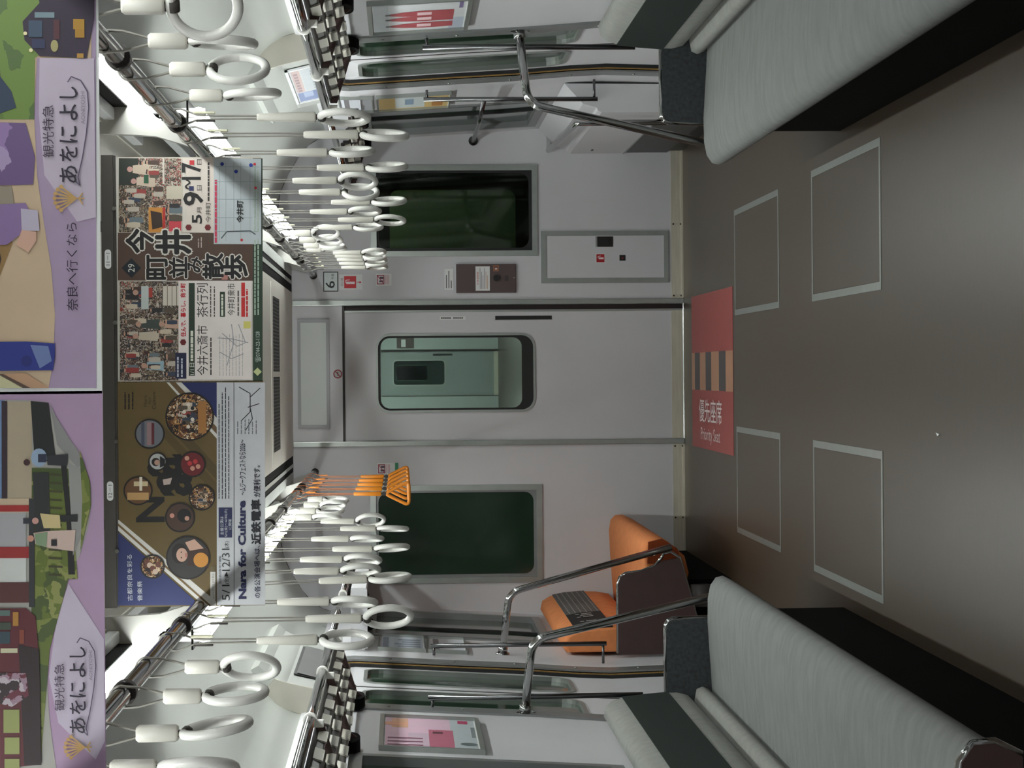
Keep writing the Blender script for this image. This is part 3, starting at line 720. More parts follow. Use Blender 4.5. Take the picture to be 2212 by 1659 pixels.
for s, lb in ((1, 'upper'), (-1, 'lower')):
    b = B(); b.tube([(s * 1.0, -3.47, 1.815), (s * 1.0, -1.91, 1.815)], .014, M_CHROME, 14)
    for y in (-3.45, -1.93): b.tube([(s * 1.0, y - .015, 1.815), (s * 1.0, y + .015, 1.815)], .02, M_WHITE, 14)
    tag(b.build('rack_pipe'), 'chrome pipe joining the two luggage racks past the %s door' % lb, 'pipe')
# ------------------------------------------------------------------ grab poles
def bent(pts, r=.07, n=6):
    out = [Vector(pts[0])]
    for a, p, c in zip(pts, pts[1:], pts[2:]):
        a, p, c = Vector(a), Vector(p), Vector(c); i = p + (a - p).normalized() * r; o = p + (c - p).normalized() * r
        for k in range(n + 1):
            f = k / n; out.append(i * (1 - f) ** 2 + p * 2 * f * (1 - f) + o * f * f)
    out.append(Vector(pts[-1])); return out
def stanchion(s, y, label, foot):
    t = thing('grab_pole', label, 'pole', (s * 1.1, y, foot[1]))
    b = B(); b.tube(bent([(s * 1.29, y, 1.085), (s * 1.015, y, 1.055), (s * foot[0], y, foot[1])], .06), .0165, M_CHROME, 16); b.build('pipe', t)
    b = B(); b.tube([(s * 1.305, y, 1.087), (s * 1.292, y, 1.086)], .032, M_CHROME, 20); b.tube([(s * 1.292, y, 1.086), (s * 1.262, y, 1.083)], .022, M_CHROME, 16); b.build('flange', t)
stanchion(1, -3.578, 'bent chrome pole from wall to seat at the end of the top grey bench', (.845, .295))
stanchion(-1, -3.578, 'bent chrome pole from wall to seat at the end of the bottom grey bench', (.845, .295))
stanchion(-1, -1.80, 'bent chrome pole fixed to the brown panel of the orange bench', (.815, .30))
def vrail(s, y, z0, z1, label):
    t = thing('grab_rail', label, 'rail', (s * 1.24, y, z0)); x = 1.238
    b = B(); b.tube([(s * x, y, z0), (s * x, y, z1)], .0105, M_RAIL, 14); b.build('bar', t)
    for z in (z0 + .015, z1 - .015):
        b = B(); b.tube([(s * x, y, z), (s * (wx(z) - .002), y, z)], .006, M_RAIL, 8); b.build('bracket', t)
vrail(1, -3.53, .64, 1.45, 'vertical chrome rail beside the door nearest the upper poster frame')
vrail(-1, -3.53, .63, 1.45, 'vertical chrome rail beside the door nearest the pink poster')
vrail(1, -1.95, .64, 1.43, 'vertical chrome rail between the upper door and the wheelchair corner')
vrail(-1, -1.95, .62, 1.42, 'vertical chrome rail between the lower door and the orange bench')
t = thing('grab_rail', 'short level chrome rail running to a round flange on the end wall', 'rail', (1.25, -.8, 1.14))
b = B(); b.tube([(1.256, -.003, 1.14), (1.256, -.9, 1.14), (1.238, -1.94, 1.155)], .0115, M_RAIL, 14); b.build('bar', t)
b = B(); b.tube([(1.256, -.001, 1.14), (1.256, -.016, 1.14)], .026, M_CHROME, 18); b.build('flange', t)
# heater box in the wheelchair corner
t = thing('heater_box', 'low grey box with sloping top and chrome rail in the corner by the end wall', 'box', (1.25, -.85, 0))
b = B(); prof = [(1.315, .324), (1.186, .324), (1.186, .615), (1.194, .632), (1.208, .638), (1.226, .70), (1.318, .785)]
b.prism([(x, -1.88, z) for x, z in prof], (0, 1.875, 0), M_WALL); b.build('cover', t)
b = B(); b.box(1.19, 1.30, -1.87, -.006, .085, .322, mat('dark_vent', (70, 70, 70), .5)); b.box(1.20, 1.30, -1.86, -.006, .0, .085, M_BLACK); b.build('vent_panel', t)
b = B(); b.box(1.182, 1.187, -.22, -.17, .505, .515, M_DARKMET); b.box(1.182, 1.190, -1.86, -.01, .320, .326, M_ALU); b.build('latch', t)
b = B(); b.tube(bent([(1.20, -.04, .735), (1.155, -1.72, .715), (1.155, -1.74, .30)], .012), .014, M_CHROME, 14); hr = b.build('handrail', t)
b = B(); b.box(1.155, 1.31, -1.76, -1.73, .28, .31, M_CHROME); b.build('bracket', hr)
b = B(); b.box(1.19, 1.31, -.06, -.03, .725, .745, M_CHROME); b.build('bracket', hr)
# ------------------------------------------------------------------ grey benches
def cushion(b, prof, y0, y1, m, r=.05):
    cx = sum(p[0] for p in prof) / len(prof); cz = sum(p[1] for p in prof) / len(prof); rings = []
    for a in (0, 30, 60, 90):
        k = r * (1 - math.sin(math.radians(a))); dy = r * (1 - math.cos(math.radians(a)))
        rings.append((y0 + r - r * math.sin(math.radians(a)) if False else y0 + r * (1 - math.sin(math.radians(a))), r * (1 - math.cos(math.radians(a)))))
    seq = [(y0 + r * (1 - math.cos(math.radians(a))), r * (1 - math.sin(math.radians(a)))) for a in (0, 25, 50, 90)]
    seq += [(y, 0) for y in [y0 + (y1 - y0) * f for f in (.2, .4, .6, .8)]]
    seq += [(y1 - r * (1 - math.cos(math.radians(a))), r * (1 - math.sin(math.radians(a)))) for a in (90, 50, 25, 0)]
    out = []
    for y, ins in seq:
        ring = []
        for x, z in prof:
            dx, dz = cx - x, cz - z; L = math.hypot(dx, dz) or 1; q = min(ins, L * .9) / L
            ring.append((x + dx * q * .8, y, z + dz * q * .8))
        out.append(ring)
    b.loft(out, m)
def bench(s, label):
    y0, y1 = -7.42, -3.60
    t = thing('bench_seat', label, 'bench', (s * 1.05, (y0 + y1) / 2, 0), 'grey side benches')
    b = B(); cushion(b, [(s * x, z) for x, z in ((1.24, .30), (.90, .275), (.83, .282), (.790, .305), (.776, .335), (.783, .362), (.81, .381), (.86, .392), (.95, .394), (1.05, .388), (1.15, .380), (1.22, .376), (1.26, .37))], y0, y1, M_SEAT, .035); b.build('seat_cushion', t)
    b = B(); cushion(b, [(s * x, z) for x, z in ((1.30, .40), (1.235, .378), (1.205, .39), (1.195, .415), (1.205, .437), (1.245, .445), (1.30, .445))], y0 + .05, y1 - .01, M_SEATB, .02); b.build('lumbar_roll', t)
    bp = [(1.245, .452), (1.222, .475), (1.213, .51), (1.213, .555), (1.220, .64), (1.228, .715), (1.240, .76), (1.262, .786), (1.30, .792), (1.312, .78), (1.312, .46)]
    b = B(); cushion(b, [(s * x, z) for x, z in bp], y0 + .05, y1 - .03, M_SEATB, .03); bk = b.build('backrest', t)
    b = B(); cv = [(1.213, .548), (1.220, .64), (1.229, .722)]
    b.loft([[(s * (x - .003), y, z) for x, z in cv] + [(s * (x + .02), y, z) for x, z in reversed(cv)] for y in (y0 + .06, -6.6, -5.6, -4.6, y1 - .05)], M_COVER, smooth=False); b.build('headrest_cover', bk)
    ep = [(1.312, .545), (.985, .545), (.957, .535), (.945, .51), (.940, .40), (.90, .29), (1.312, .28)]
    np_ = [(1.312, .545), (.985, .545), (.95, .525), (.93, .47), (.88, .425), (.80, .415), (.765, .39), (.762, .345), (.79, .29), (1.312, .28)]
    for y, pr, m in ((y1 + .004, ep, M_ENDP), (y0 - .034, np_, M_BRPANEL)):
        b = B(); b.prism([(s * x, y, z) for x, z in pr], (0, .03, 0), m); e = b.build('end_panel', t)
        path = bent([(s * 1.306, y + .015, .545), (s * .945, y + .015, .545), (s * .94, y + .015, .33)], .035) if pr is ep else [(s * x, y + .015, z) for x, z in pr[:-1]]
        b = B(); b.tube(path, .011, M_CHROME, 10); b.build('edge_pipe', e)
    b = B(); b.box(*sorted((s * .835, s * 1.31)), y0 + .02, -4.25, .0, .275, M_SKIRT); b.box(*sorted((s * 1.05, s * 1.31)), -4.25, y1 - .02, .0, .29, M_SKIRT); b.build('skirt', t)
bench(1, 'long grey bench with a dark green head band across the top right of the photo')
bench(-1, 'long grey bench with a dark green head band across the bottom right of the photo')
# ------------------------------------------------------------------ orange priority bench
def weave():
    n_ = 'priority_cover'
    m = mat(n_, (22, 22, 22), .85, 0, .1, 40)
    n = m.node_tree.nodes; l = m.node_tree.links; p = n['Principled BSDF']
    tc = n.new('ShaderNodeTexCoord'); mp = n.new('ShaderNodeMapping'); mp.inputs['Scale'].default_value = (1, 1, 1)
    br = n.new('ShaderNodeTexBrick'); br.inputs['Scale'].default_value = 1.0; br.inputs['Color1'].default_value = (.012, .012, .012, 1); br.inputs['Color2'].default_value = (.02, .02, .02, 1); br.inputs['Mortar'].default_value = (.42, .42, .40, 1)
    br.inputs['Brick Width'].default_value = .055; br.inputs['Row Height'].default_value = .024; br.inputs['Mortar Size'].default_value = .0024
    cb = n.new('ShaderNodeCombineXYZ'); sp = n.new('ShaderNodeSeparateXYZ'); l.new(tc.outputs['Object'], sp.inputs[0]); l.new(sp.outputs['Y'], cb.inputs['Y']); l.new(sp.outputs['Z'], cb.inputs['X'])
    l.new(cb.outputs[0], br.inputs['Vector']); l.new(br.outputs['Color'], p.inputs['Base Color'])
    return m
M_WEAVE = weave(); M_CHAR = mat('charcoal_cover', (12, 12, 12), .85, 0, .15, 60)
t = thing('priority_bench', 'orange priority bench with a black patterned head cover and brown end panel', 'bench', (-1.05, -.9, 0))
b = B(); cushion(b, [(-x, z) for x, z in ((1.24, .27), (.95, .20), (.87, .22), (.80, .30), (.776, .355), (.780, .392), (.805, .415), (.86, .424), (1.0, .418), (1.15, .408), (1.24, .40))], -1.68, -.02, M_ORSEAT, .04); b.build('seat_cushion', t)
b = B(); bp = [(1.25, .40), (1.205, .43), (1.192, .50), (1.190, .58), (1.198, .67), (1.215, .75), (1.24, .79), (1.285, .80), (1.312, .78), (1.312, .40)]
cushion(b, [(-x, z) for x, z in bp], -1.70, -.03, M_ORSEAT, .03); bk = b.build('backrest', t)
b = B(); cv = [(1.190, .565), (1.198, .67), (1.210, .735)]
b.loft([[(-(x - .003), y, z) for x, z in cv] + [(-(x + .02), y, z) for x, z in reversed(cv)] for y in (-1.05, -.05)], M_WEAVE, smooth=False)
b.loft([[(-(x - .003), y, z) for x, z in cv] + [(-(x + .02), y, z) for x, z in reversed(cv)] for y in (-1.69, -1.05)], M_CHAR, smooth=False)
A = Art(b, (-1.185, -1.6, .60), (0, 1, 0), (-.10, 0, .995), (.995, 0, .1))
for u in (.02, .32):
    for k, (a_, c_) in enumerate(((0, .0), (.06, .05), (.12, .0))): A.circ(u + a_, .09 - c_ * .4, .011, (150, 150, 146), 4); A.rect(u + a_ - .012, .02, u + a_ + .014, .07, (150, 150, 146), 4)
b.build('head_cover', bk)
b = B(); b.prism([(-x, -1.78, z) for x, z in ((1.312, .548), (.985, .546), (.952, .535), (.938, .51), (.93, .44), (.905, .375), (.882, .34), (.868, .258), (1.16, .177), (1.312, .172))], (0, .03, 0), M_BRPANEL); e = b.build('end_panel', t)
b = B(); b.tube([(-x, -1.765, z) for x, z in ((1.306, .549), (.99, .548), (.955, .538), (.937, .51), (.929, .44), (.905, .376), (.87, .345), (.845, .33), (.84, .30), (.868, .258), (1.16, .177), (1.304, .172))], .008, M_CHROME, 8); b.build('edge_pipe', e)
b = B(); b.prism([(-x, -1.70, z) for x, z in ((.90, .40), (.80, .395), (.785, .33), (.83, .26), (.90, .24))], (0, .03, 0), M_ORSIDE); b.build('seat_side', t)
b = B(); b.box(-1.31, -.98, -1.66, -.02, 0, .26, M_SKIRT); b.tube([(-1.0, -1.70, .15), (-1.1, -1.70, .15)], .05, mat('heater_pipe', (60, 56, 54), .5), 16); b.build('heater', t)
# ------------------------------------------------------------------ floor hatches and decal
def hatch(x0, x1, y0, y1, label):
    t = thing('floor_hatch', label, 'hatch', ((x0 + x1) / 2, (y0 + y1) / 2, 0), 'floor hatches')
    b = B(); b.plate(rect(x0, x1, y0, y1), [rect(x0 + .026, x1 - .026, y0 + .022, y1 - .022)], lambda u, v, dd: (u, v, .0025 - dd), .0022, M_ALU); b.build('frame', t)
    b = B(); b.box(x0 + .028, x1 - .028, y0 + .024, y1 - .024, .0003, .0015, M_FLOOR); b.build('lid', t)
hatch(.255, .744, -4.895, -3.72, 'large floor hatch in the upper half of the photo, nearer the camera')
hatch(.253, .737, -3.010, -1.835, 'floor hatch in the upper half of the photo beside the red sticker')
hatch(-.755, -.264, -4.895, -3.72, 'large floor hatch in the lower half of the photo, nearer the camera')
hatch(-.745, -.258, -3.012, -1.86, 'floor hatch in the lower half of the photo beside the red sticker')
b = B(); b.box(-.398, .39, -1.762, -.338, .0003, .0016, mat('red_floor_sheet', (146, 64, 60), .5, 0, .05, 20))
A = Art(b, (0, -.338, .0016), (0, -1, 0), (1, 0, 0), (0, 0, 1))
A.rect(0, -.100, 1.424, .093, (168, 122, 94), 1)
for a, c in ((.12, .31), (.52, .72), (.98, 1.20)): A.rect(a, -.100, c, .093, (62, 56, 58), 2)
A.text('優先座席', .27, -.262, 1.06, -.146, (214, 206, 204), 2, .006); A.text('Priority Seat', .33, -.372, 1.0, -.290, (204, 190, 188), 2)
tag(b.build('floor_sticker'), 'red priority seat floor sticker with tan and black stripes before the end door', 'sticker')
b = B(); b.prism([(-.195, -5.62, .0002), (-.185, -5.60, .0002), (-.188, -5.64, .0002)], (0, 0, .004), M_PAPER); tag(b.build('paper_scrap'), 'tiny white paper scrap lying on the bare floor', 'scrap')
# ------------------------------------------------------------------ wall posters
def wall_poster(s, y0, y1, z0, z1, label, draw, group=None, frame=True):
    t = thing('framed_poster', label, 'poster', (s * 1.27, (y0 + y1) / 2, z0), group); f = .016 if frame else .006
    tl = (wx(z1) - wx(z0)) / (z1 - z0)
    b = B(); b.plate(rect(y0, y1, z0, z1), [rect(y0 + f, y1 - f, z0 + f, z1 - f)], lambda u, v, dd: (s * (wx(z0) + tl * (v - z0) - .018 + dd), u, v), .018, M_ALU); b.build('frame', t)
    b = B(); O = Vector((s * (wx(z0) - .007), y1 if s > 0 else y0, z0)); U_ = Vector((0, -s, 0)); V_ = Vector((s * tl, 0, 1)).normalized(); N_ = U_.cross(V_)
    A = Art(b, O, U_, V_, N_); w, h = y1 - y0, z1 - z0
    b.prism([A.p(f, f, 0), A.p(w - f, f, 0), A.p(w - f, h - f, 0), A.p(f, h - f, 0)], N_ * -.003, M_PAPER); draw(A, w, h); b.build('print', t)
def d_bottle(A, w, h):
    A.rect(.02, .02, w - .02, h - .02, (206, 208, 210), 1); A.rect(.02, h * .80, w - .02, h - .02, (188, 194, 198), 2); A.rect(.02, .02, w * .4, h * .2, (176, 184, 198), 2)
    for u in (.20, .42, .58):
        A.poly([(w * u - .055, .06), (w * u + .055, .06), (w * u + .062, h * .45), (w * u + .045, h * .66), (w * u + .02, h * .78), (w * u - .02, h * .78), (w * u - .045, h * .66), (w * u - .062, h * .45)], (164, 62, 70), 3)
        A.rect(w * u - .03, h * .38, w * u + .03, h * .52, (226, 190, 194), 4); A.rect(w * u - .016, h * .78, w * u + .016, h * .83, (70, 70, 74), 3)
    A.rect(w * .7, .03, w - .03, h * .12, (110, 96, 140), 3)
def d_pink(A, w, h):
    A.rect(.02, .02, w - .02, h - .02, (214, 178, 196), 1); A.rect(.02, .02, w - .02, h * .30, (178, 186, 190), 2); A.rect(w * .1, h * .28, w * .62, h * .52, (176, 92, 116), 3)
    A.rect(w * .1, h * .52, w * .5, h * .72, (196, 170, 186), 3); A.circ(w * .78, h * .84, .045, (222, 160, 128), 3); A.rect(w * .66, h * .72, w * .95, h * .88, (216, 168, 136), 2)
    for k in range(3): A.rect(w * (.12 + .1 * k), h * .58, w * (.15 + .1 * k), h * .92, (118, 60, 84), 4)
    A.rect(w * .84, h * .12, w * .94, h * .22, (170, 40, 90), 4); A.circ(w * .22, h * .14, .03, (90, 104, 106), 4); A.rect(w * .5, h * .38, w * .56, h * .48, (90, 40, 52), 4); A.rect(w * .42, h * .06, w * .74, h * .10, (120, 128, 132), 4)
def d_yellow(A, w, h):
    A.rect(.01, .01, w - .01, h - .01, (206, 178, 116), 1); A.rect(.04, h * .35, w - .06, h * .75, (188, 196, 196), 2); A.rect(.05, h * .1, w * .6, h * .25, (176, 120, 60), 2); A.rect(w * .3, h * .5, w * .7, h * .62, (120, 140, 160), 3)
def d_white(A, w, h):
    A.rect(.01, .01, w - .01, h - .01, (214, 216, 224), 1); A.rect(.03, h * .7, w - .03, h * .85, (120, 116, 120), 2)
def d_blue(A, w, h):
    A.rect(.01, .01, w - .01, h - .01, (176, 182, 190), 1)
    for k in range(5): A.rect(.04 + .08 * k, h * .1, .08 + .08 * k, h * (.5 + .08 * (k % 3)), (110, 122, 136), 2)
    A.rect(.03, h * .78, w - .03, h * .9, (120, 124, 136), 2)
wall_poster(1, -4.38, -3.72, 1.285, 1.65, 'framed poster of red bottles on the wall at the top of the photo', d_bottle)
wall_poster(-1, -4.49, -3.80, 1.27, 1.63, 'framed pink poster on the wall at the bottom of the photo', d_pink)
wall_poster(1, -1.86, -1.36, 1.66, 1.82, 'small white notice above the yellow poster near the upper door', d_white, frame=False)
wall_poster(1, -1.86, -1.36, 1.30, 1.645, 'yellow poster between the upper door and the corner window', d_yellow, frame=False)
wall_poster(-1, -1.86, -1.36, 1.44, 1.66, 'pale blue poster between the lower door and the corner window', d_blue, frame=False)
wall_poster(-1, -1.86, -1.36, 1.25, 1.43, 'green and grey poster beneath the pale blue poster', d_white, frame=False)
def pxmap(s):
    return lambda x, y: ((806 - (y + .0085 * (x - 865))) / s, CAM_Z + (865 - (x - .0085 * (y - 806))) / s)
def poster_base(Y, s, xa, xb, ya, yb, m=M_PAPER):
    f = pxmap(s); u0, v0 = f(xb, yb); u1, v1 = f(xa, ya)
    b = B(); b.box(u0, u1, Y, Y + .0012, v0, v1, m)
    return b, Art(b, (0, Y, 0), (1, 0, 0), (0, 0, 1), (0, -1, 0), f), (u0, u1, v0, v1)
P_CROWD = photo('print_crowd', [(30, 26, 24), (64, 50, 42), (120, 100, 84), (44, 52, 60), (168, 150, 130), (26, 22, 22), (96, 60, 50), (190, 180, 170)], 200)
P_STREET = photo('print_street', [(58, 48, 40), (92, 78, 62), (140, 120, 96), (36, 42, 34), (176, 160, 140), (70, 40, 34), (120, 112, 108)], 170)
P_STALL = photo('print_stall', [(150, 60, 52), (60, 40, 36), (180, 160, 140), (96, 84, 70), (40, 46, 40), (200, 190, 176)], 220)
P_STAGE = photo('print_stage', [(60, 26, 14), (120, 76, 36), (30, 18, 14), (176, 130, 76), (22, 18, 20), (210, 190, 160)], 160)
P_GRASS = photo('print_grass', [(96, 108, 40), (120, 128, 60), (70, 84, 36), (140, 142, 80)], 60)
P_HILL = photo('print_hill', [(96, 122, 58), (110, 136, 60), (84, 108, 56)], 30)
P_BLOSSOM = photo('print_blossom', [(96, 30, 50), (150, 120, 136), (40, 18, 26), (180, 166, 176)], 90)
P_DRESS = photo('print_dress', [(150, 120, 172), (128, 100, 152), (172, 150, 190), (110, 84, 132)], 26)
def rail(Y, z0, z1, x0, x1, label, tags):
    t = thing('poster_rail', label, 'rail', ((x0 + x1) / 2, Y, z0))
    b = B(); b.box(x0, x1, Y + .0015, Y + .014, z0, z1, M_HOLD, .002); b.box(x0, x1, Y - .006, Y + .0015, z0 + .005, z1, M_HOLD)
    b.build('bar', t)
    for xx in (-.34, .34):
        b = B(); b.box(xx - .012, xx + .012, Y + .002, Y + .012, z1, 2.252, M_HOLD); b.build('hanger', t)
    for k, (xc, st) in enumerate(tags):
        b = B(); b.plate(rrect(xc - .022, xc + .022, z0 + .0105, z0 + .025, .007), [], lambda u, v, d: (u, Y - .0066 + d, v), .0006, M_PAPER)
        A = Art(b, (0, Y - .0066, 0), (1, 0, 0), (0, 0, 1), (0, -1, 0)); A.text(st, xc - .014, z0 + .0135, xc + .014, z0 + .022, (60, 60, 58), 1); b.build('number_plate', t)
    for xx in (-.40, -.15, .12, .38):
        b = B(); b.tube([(xx, Y - .006, z0 + .003), (xx, Y - .013, z0 + .003)], .005, M_CHROME, 10); b.build('clip', t)
def folk(A, x0, y0, x1, y1, n, seed, size=1.0, layer=2):
    rd = random.Random(seed)
    cl = [(60, 70, 90), (150, 60, 56), (190, 180, 166), (46, 44, 46), (96, 84, 70), (120, 132, 140), (206, 190, 170), (84, 60, 50)]
    for k in range(n):
        h = rd.uniform(20, 30) * size; w = h * .22; x = rd.uniform(x0 + 8 * size, max(x0 + 9 * size, x1 - h - 2)); y = rd.uniform(y0 + w + 2, y1 - w - 2); c = rd.choice(cl); L = layer + k * .08
        A.poly([(x, y - w * .8), (x, y + w * .8), (x + h * .55, y + w), (min(x1, x + h), y + w * .8), (min(x1, x + h), y - w * .8), (x + h * .55, y - w)], c, L)
        A.circ(x - h * .13, y, h * .14, (196, 150, 126), L + .02, 10); A.poly([(x - h * .27, y - h * .11), (x - h * .27, y + h * .11), (x - h * .15, y + h * .14), (x - h * .15, y - h * .14)], (36, 28, 26), L + .04)
# ---- far pair of hanging posters
Y2 = -6.809
rail(Y2, 2.190, 2.222, -.530, .502, 'dark hanging rail clamping the town walk and concert posters', ((.265, '11－1'), (-.263, '12－1')))
rail(-9.459, 2.190, 2.222, -.530, .502, 'dark hanging rail above the nearest pair of purple posters', ((.265, '9－1'), (-.263, '10－1')))
b, A, _ = poster_base(Y2, 947, 256, 567, 340.5, 823, ink(206, 198, 188)); A.dim = .88
A.rect(256, 503, 547, 606, (92, 66, 54), 1)
A.rect(546, 341, 567, 822, (44, 66, 48), 2)
for x0, y0, x1, y1, m in ((258, 342, 300, 420, (34, 40, 30)), (300, 342, 352, 398, P_STALL), (258, 400, 322, 502, P_STREET), (322, 398, 356, 448, P_STALL), (322, 448, 356, 502, (206, 140, 60)), (356, 342, 392, 500, P_STALL)):
    A.rect(x0, y0, x1, y1, m, 1)
for (x, y, h) in ((284, 366, 40), (292, 392, 44)):
    A.circ(x - 2, y, 6, (196, 150, 140), 3); A.circ(x - 5, y, 6, (40, 34, 30), 2); A.poly([(x + 4, y - 8), (x + 4, y + 8), (x + h, y + 13), (x + h, y - 13)], (206, 186, 166), 2)
A.rect(312, 378, 322, 396, (40, 96, 64), 4)
A.poly([(326, 455), (350, 460), (352, 490), (330, 496)], (60, 40, 30), 2); A.rect(352, 448, 358, 502, (190, 50, 44), 2)
A.rect(396, 342, 462, 502, (230, 216, 206), 2)
A.rect(360, 402, 396, 430, (206, 196, 176), 2); A.rect(366, 470, 392, 500, (210, 70, 80), 2)
A.rect(396, 350, 402, 500, (226, 216, 206), 3)
A.text('5', 437, 483, 415, 463, (18, 14, 14), 4, .02); A.text('月', 436, 461, 426, 448, (18, 14, 14), 4)
A.text('9', 440, 444, 396, 414, (18, 14, 14), 4, .02); A.text('日', 436, 411, 426, 400, (18, 14, 14), 4); A.rect(409, 402, 419, 412, (40, 46, 100), 4)
A.text('〜', 412, 409, 400, 388, (18, 14, 14), 4, .03); A.text('17', 435, 388, 393, 351, (18, 14, 14), 5, .02); A.text('日', 436, 355, 426, 344, (18, 14, 14), 4); A.rect(410, 346, 420, 356, (200, 44, 50), 4)
for q in ((302, 344, 350, 396, 5, 1), (260, 402, 320, 500, 9, 2), (324, 400, 354, 446, 4, 3), (358, 432, 394, 498, 6, 4)): folk(A, *q)
A.circ(408, 491, 7, (120, 26, 30), 4, 6); A.circ(449, 491, 7, (120, 26, 30), 4, 6)
A.text('今井町', 456, 480, 444, 437, (40, 34, 32), 4); A.lines(449, 434, 456, 346, 1, (60, 50, 50), 4, .5, 3)
A.lines(464, 524, 470, 374, 1, (206, 60, 90), 5, .8, 5)
A.rect(462, 342, 564, 527, (196, 202, 206), 3)
for x, y0, y1 in ((474, 520, 350), (488, 520, 350), (505, 500, 350), (520, 515, 350), (540, 505, 350), (552, 470, 352)): A.line([(x, y0), (x, y1)], 1.2, (166, 176, 176), 4)
for y, x0, x1 in ((360, 466, 560), (392, 466, 556), (430, 470, 558), (470, 466, 545), (500, 470, 556)): A.line([(x0, y), (x1, y)], 1.2, (150, 164, 170), 4)
A.line([(478, 515), (490, 500), (540, 498), (552, 506)], 2.5, (90, 96, 100), 5)
A.text('今井町', 526, 480, 511, 433, (14, 14, 14), 6, .03)
for x, y in ((522, 518), (552, 405), (550, 354)): A.circ(x, y, 3, (200, 40, 46), 6)
for x, y in ((480, 354), (510, 370), (542, 356)): A.circ(x, y, 4, (44, 62, 160), 6)
for st, x0, y0, x1, y1 in (('今', 332, 545, 274, 496), ('井', 412, 547, 338, 498), ('町', 362, 603, 318, 552), ('並', 404, 600, 366, 556), ('み', 436, 588, 406, 556), ('散', 482, 601, 438, 548), ('歩', 534, 600, 482, 552)):
    A.text(st, x1 if False else max(x0, x1), max(y0, y1), min(x0, x1), min(y0, y1), (232, 226, 216), 3, .085); A.text(st, max(x0, x1), max(y0, y1), min(x0, x1), min(y0, y1), (12, 10, 10), 4, .034)
A.poly([(264, 579), (285, 558), (306, 579), (285, 600)], (20, 30, 40), 3); A.text('29', 292, 588, 278, 570, (226, 226, 216), 4)
A.rect(479, 592, 492, 604, (190, 130, 120), 4)
A.lines(428, 535, 440, 512, 2, (190, 170, 160), 4, .4, 2)
for x0, y0, x1, y1, m in ((260, 608, 320, 680, P_STALL), (300, 608, 388, 680, P_CROWD), (260, 680, 336, 754, P_CROWD), (336, 680, 388, 754, P_STREET), (260, 754, 310, 822, P_CROWD), (310, 754, 352, 822, P_STREET), (352, 754, 388, 822, P_CROWD)):
    A.rect(x0, y0, x1, y1, m, 1)
for (x, y, h, c) in ((300, 632, 30, (170, 60, 52)), (306, 700, 40, (70, 80, 74)), (300, 726, 44, (200, 186, 166)), (318, 790, 36, (150, 176, 190)), (356, 700, 40, (200, 160, 140))):
    A.circ(x - 6, y, 6, (190, 150, 130), 3); A.poly([(x, y - 8), (x, y + 8), (x + h, y + 11), (x + h, y - 11)], c, 2)
A.rect(306, 618, 322, 668, (196, 202, 200), 3); A.rect(352, 618, 388, 660, (214, 204, 190), 2)
for k in range(4): A.line([(352 + k * 10, 618), (352 + k * 10, 660)], 1.2, (110, 90, 70), 3)
for q in ((262, 610, 318, 676, 6, 5), (320, 660, 386, 680, 3, 6), (262, 682, 334, 752, 7, 7), (338, 682, 386, 752, 6, 8), (262, 756, 308, 820, 6, 9), (312, 756, 350, 820, 5, 10), (354, 756, 386, 820, 5, 11)): folk(A, *q)
A.rect(386, 606, 544, 820, (236, 226, 220), 2.9)
A.text('住んで、暮らし、商う町', 402, 727, 390, 612, (200, 26, 44), 4, .03); A.circ(396, 739, 7, (120, 26, 30), 4, 6)
A.rect(379, 762, 403, 818, (28, 34, 72), 3); A.lines(383, 814, 400, 768, 2, (200, 204, 216), 4, .4, 9)
A.rect(408, 611, 421, 812, (40, 60, 44), 3); A.text('1/1日', 420, 810, 410, 784, (226, 226, 210), 4); A.lines(412, 780, 420, 712, 1, (226, 226, 210), 4, .7, 4)
A.text('今井六斎市', 450, 810, 425, 703, (44, 42, 40), 4); A.text('茶行列', 450, 685, 425, 612, (44, 42, 40), 4)
A.lines(454, 810, 462, 716, 1, (90, 84, 80), 4, .4, 6); A.lines(454, 684, 470, 614, 2, (90, 84, 80), 4, .3, 7)
A.rect(475, 630, 486, 684, (40, 60, 44), 3); A.lines(478, 682, 484, 634, 1, (226, 226, 210), 4, .7, 8); A.text('今井町衆市', 508, 681, 491, 612, (44, 42, 40), 4)
A.lines(513, 682, 519, 620, 1, (90, 84, 80), 4, .5, 10); A.rect(521, 642, 529, 684, (206, 44, 44), 3); A.rect(521, 610, 529, 640, (206, 44, 44), 3); A.lines(531, 684, 540, 620, 1, (206, 60, 60), 4, .5, 11)
for pts in ([(470, 730), (500, 732), (536, 740)], [(500, 700), (505, 740), (490, 790)], [(480, 720), (512, 748), (530, 740), (515, 700)], [(474, 760), (500, 775), (526, 764)]): A.line(pts, 1.6, (150, 150, 156), 4)
A.rect(526, 694, 541, 709, (216, 206, 110), 4); A.lines(474, 812, 530, 720, 8, (180, 176, 174), 3, .2, 12)
A.text('☎0744-22-1128', 563, 782, 550, 716, (200, 214, 204), 4); A.lines(549, 680, 563, 512, 2, (170, 190, 170), 4, .45, 13); A.lines(549, 500, 563, 346, 2, (170, 190, 170), 4, .3, 17)
A.poly([(547, 803), (556, 794), (565, 803), (556, 812)], (200, 206, 150), 4)
tag(b.build('hanging_poster'), 'brown and cream town walk poster with big brush lettering, on the second hanging rail', 'poster')
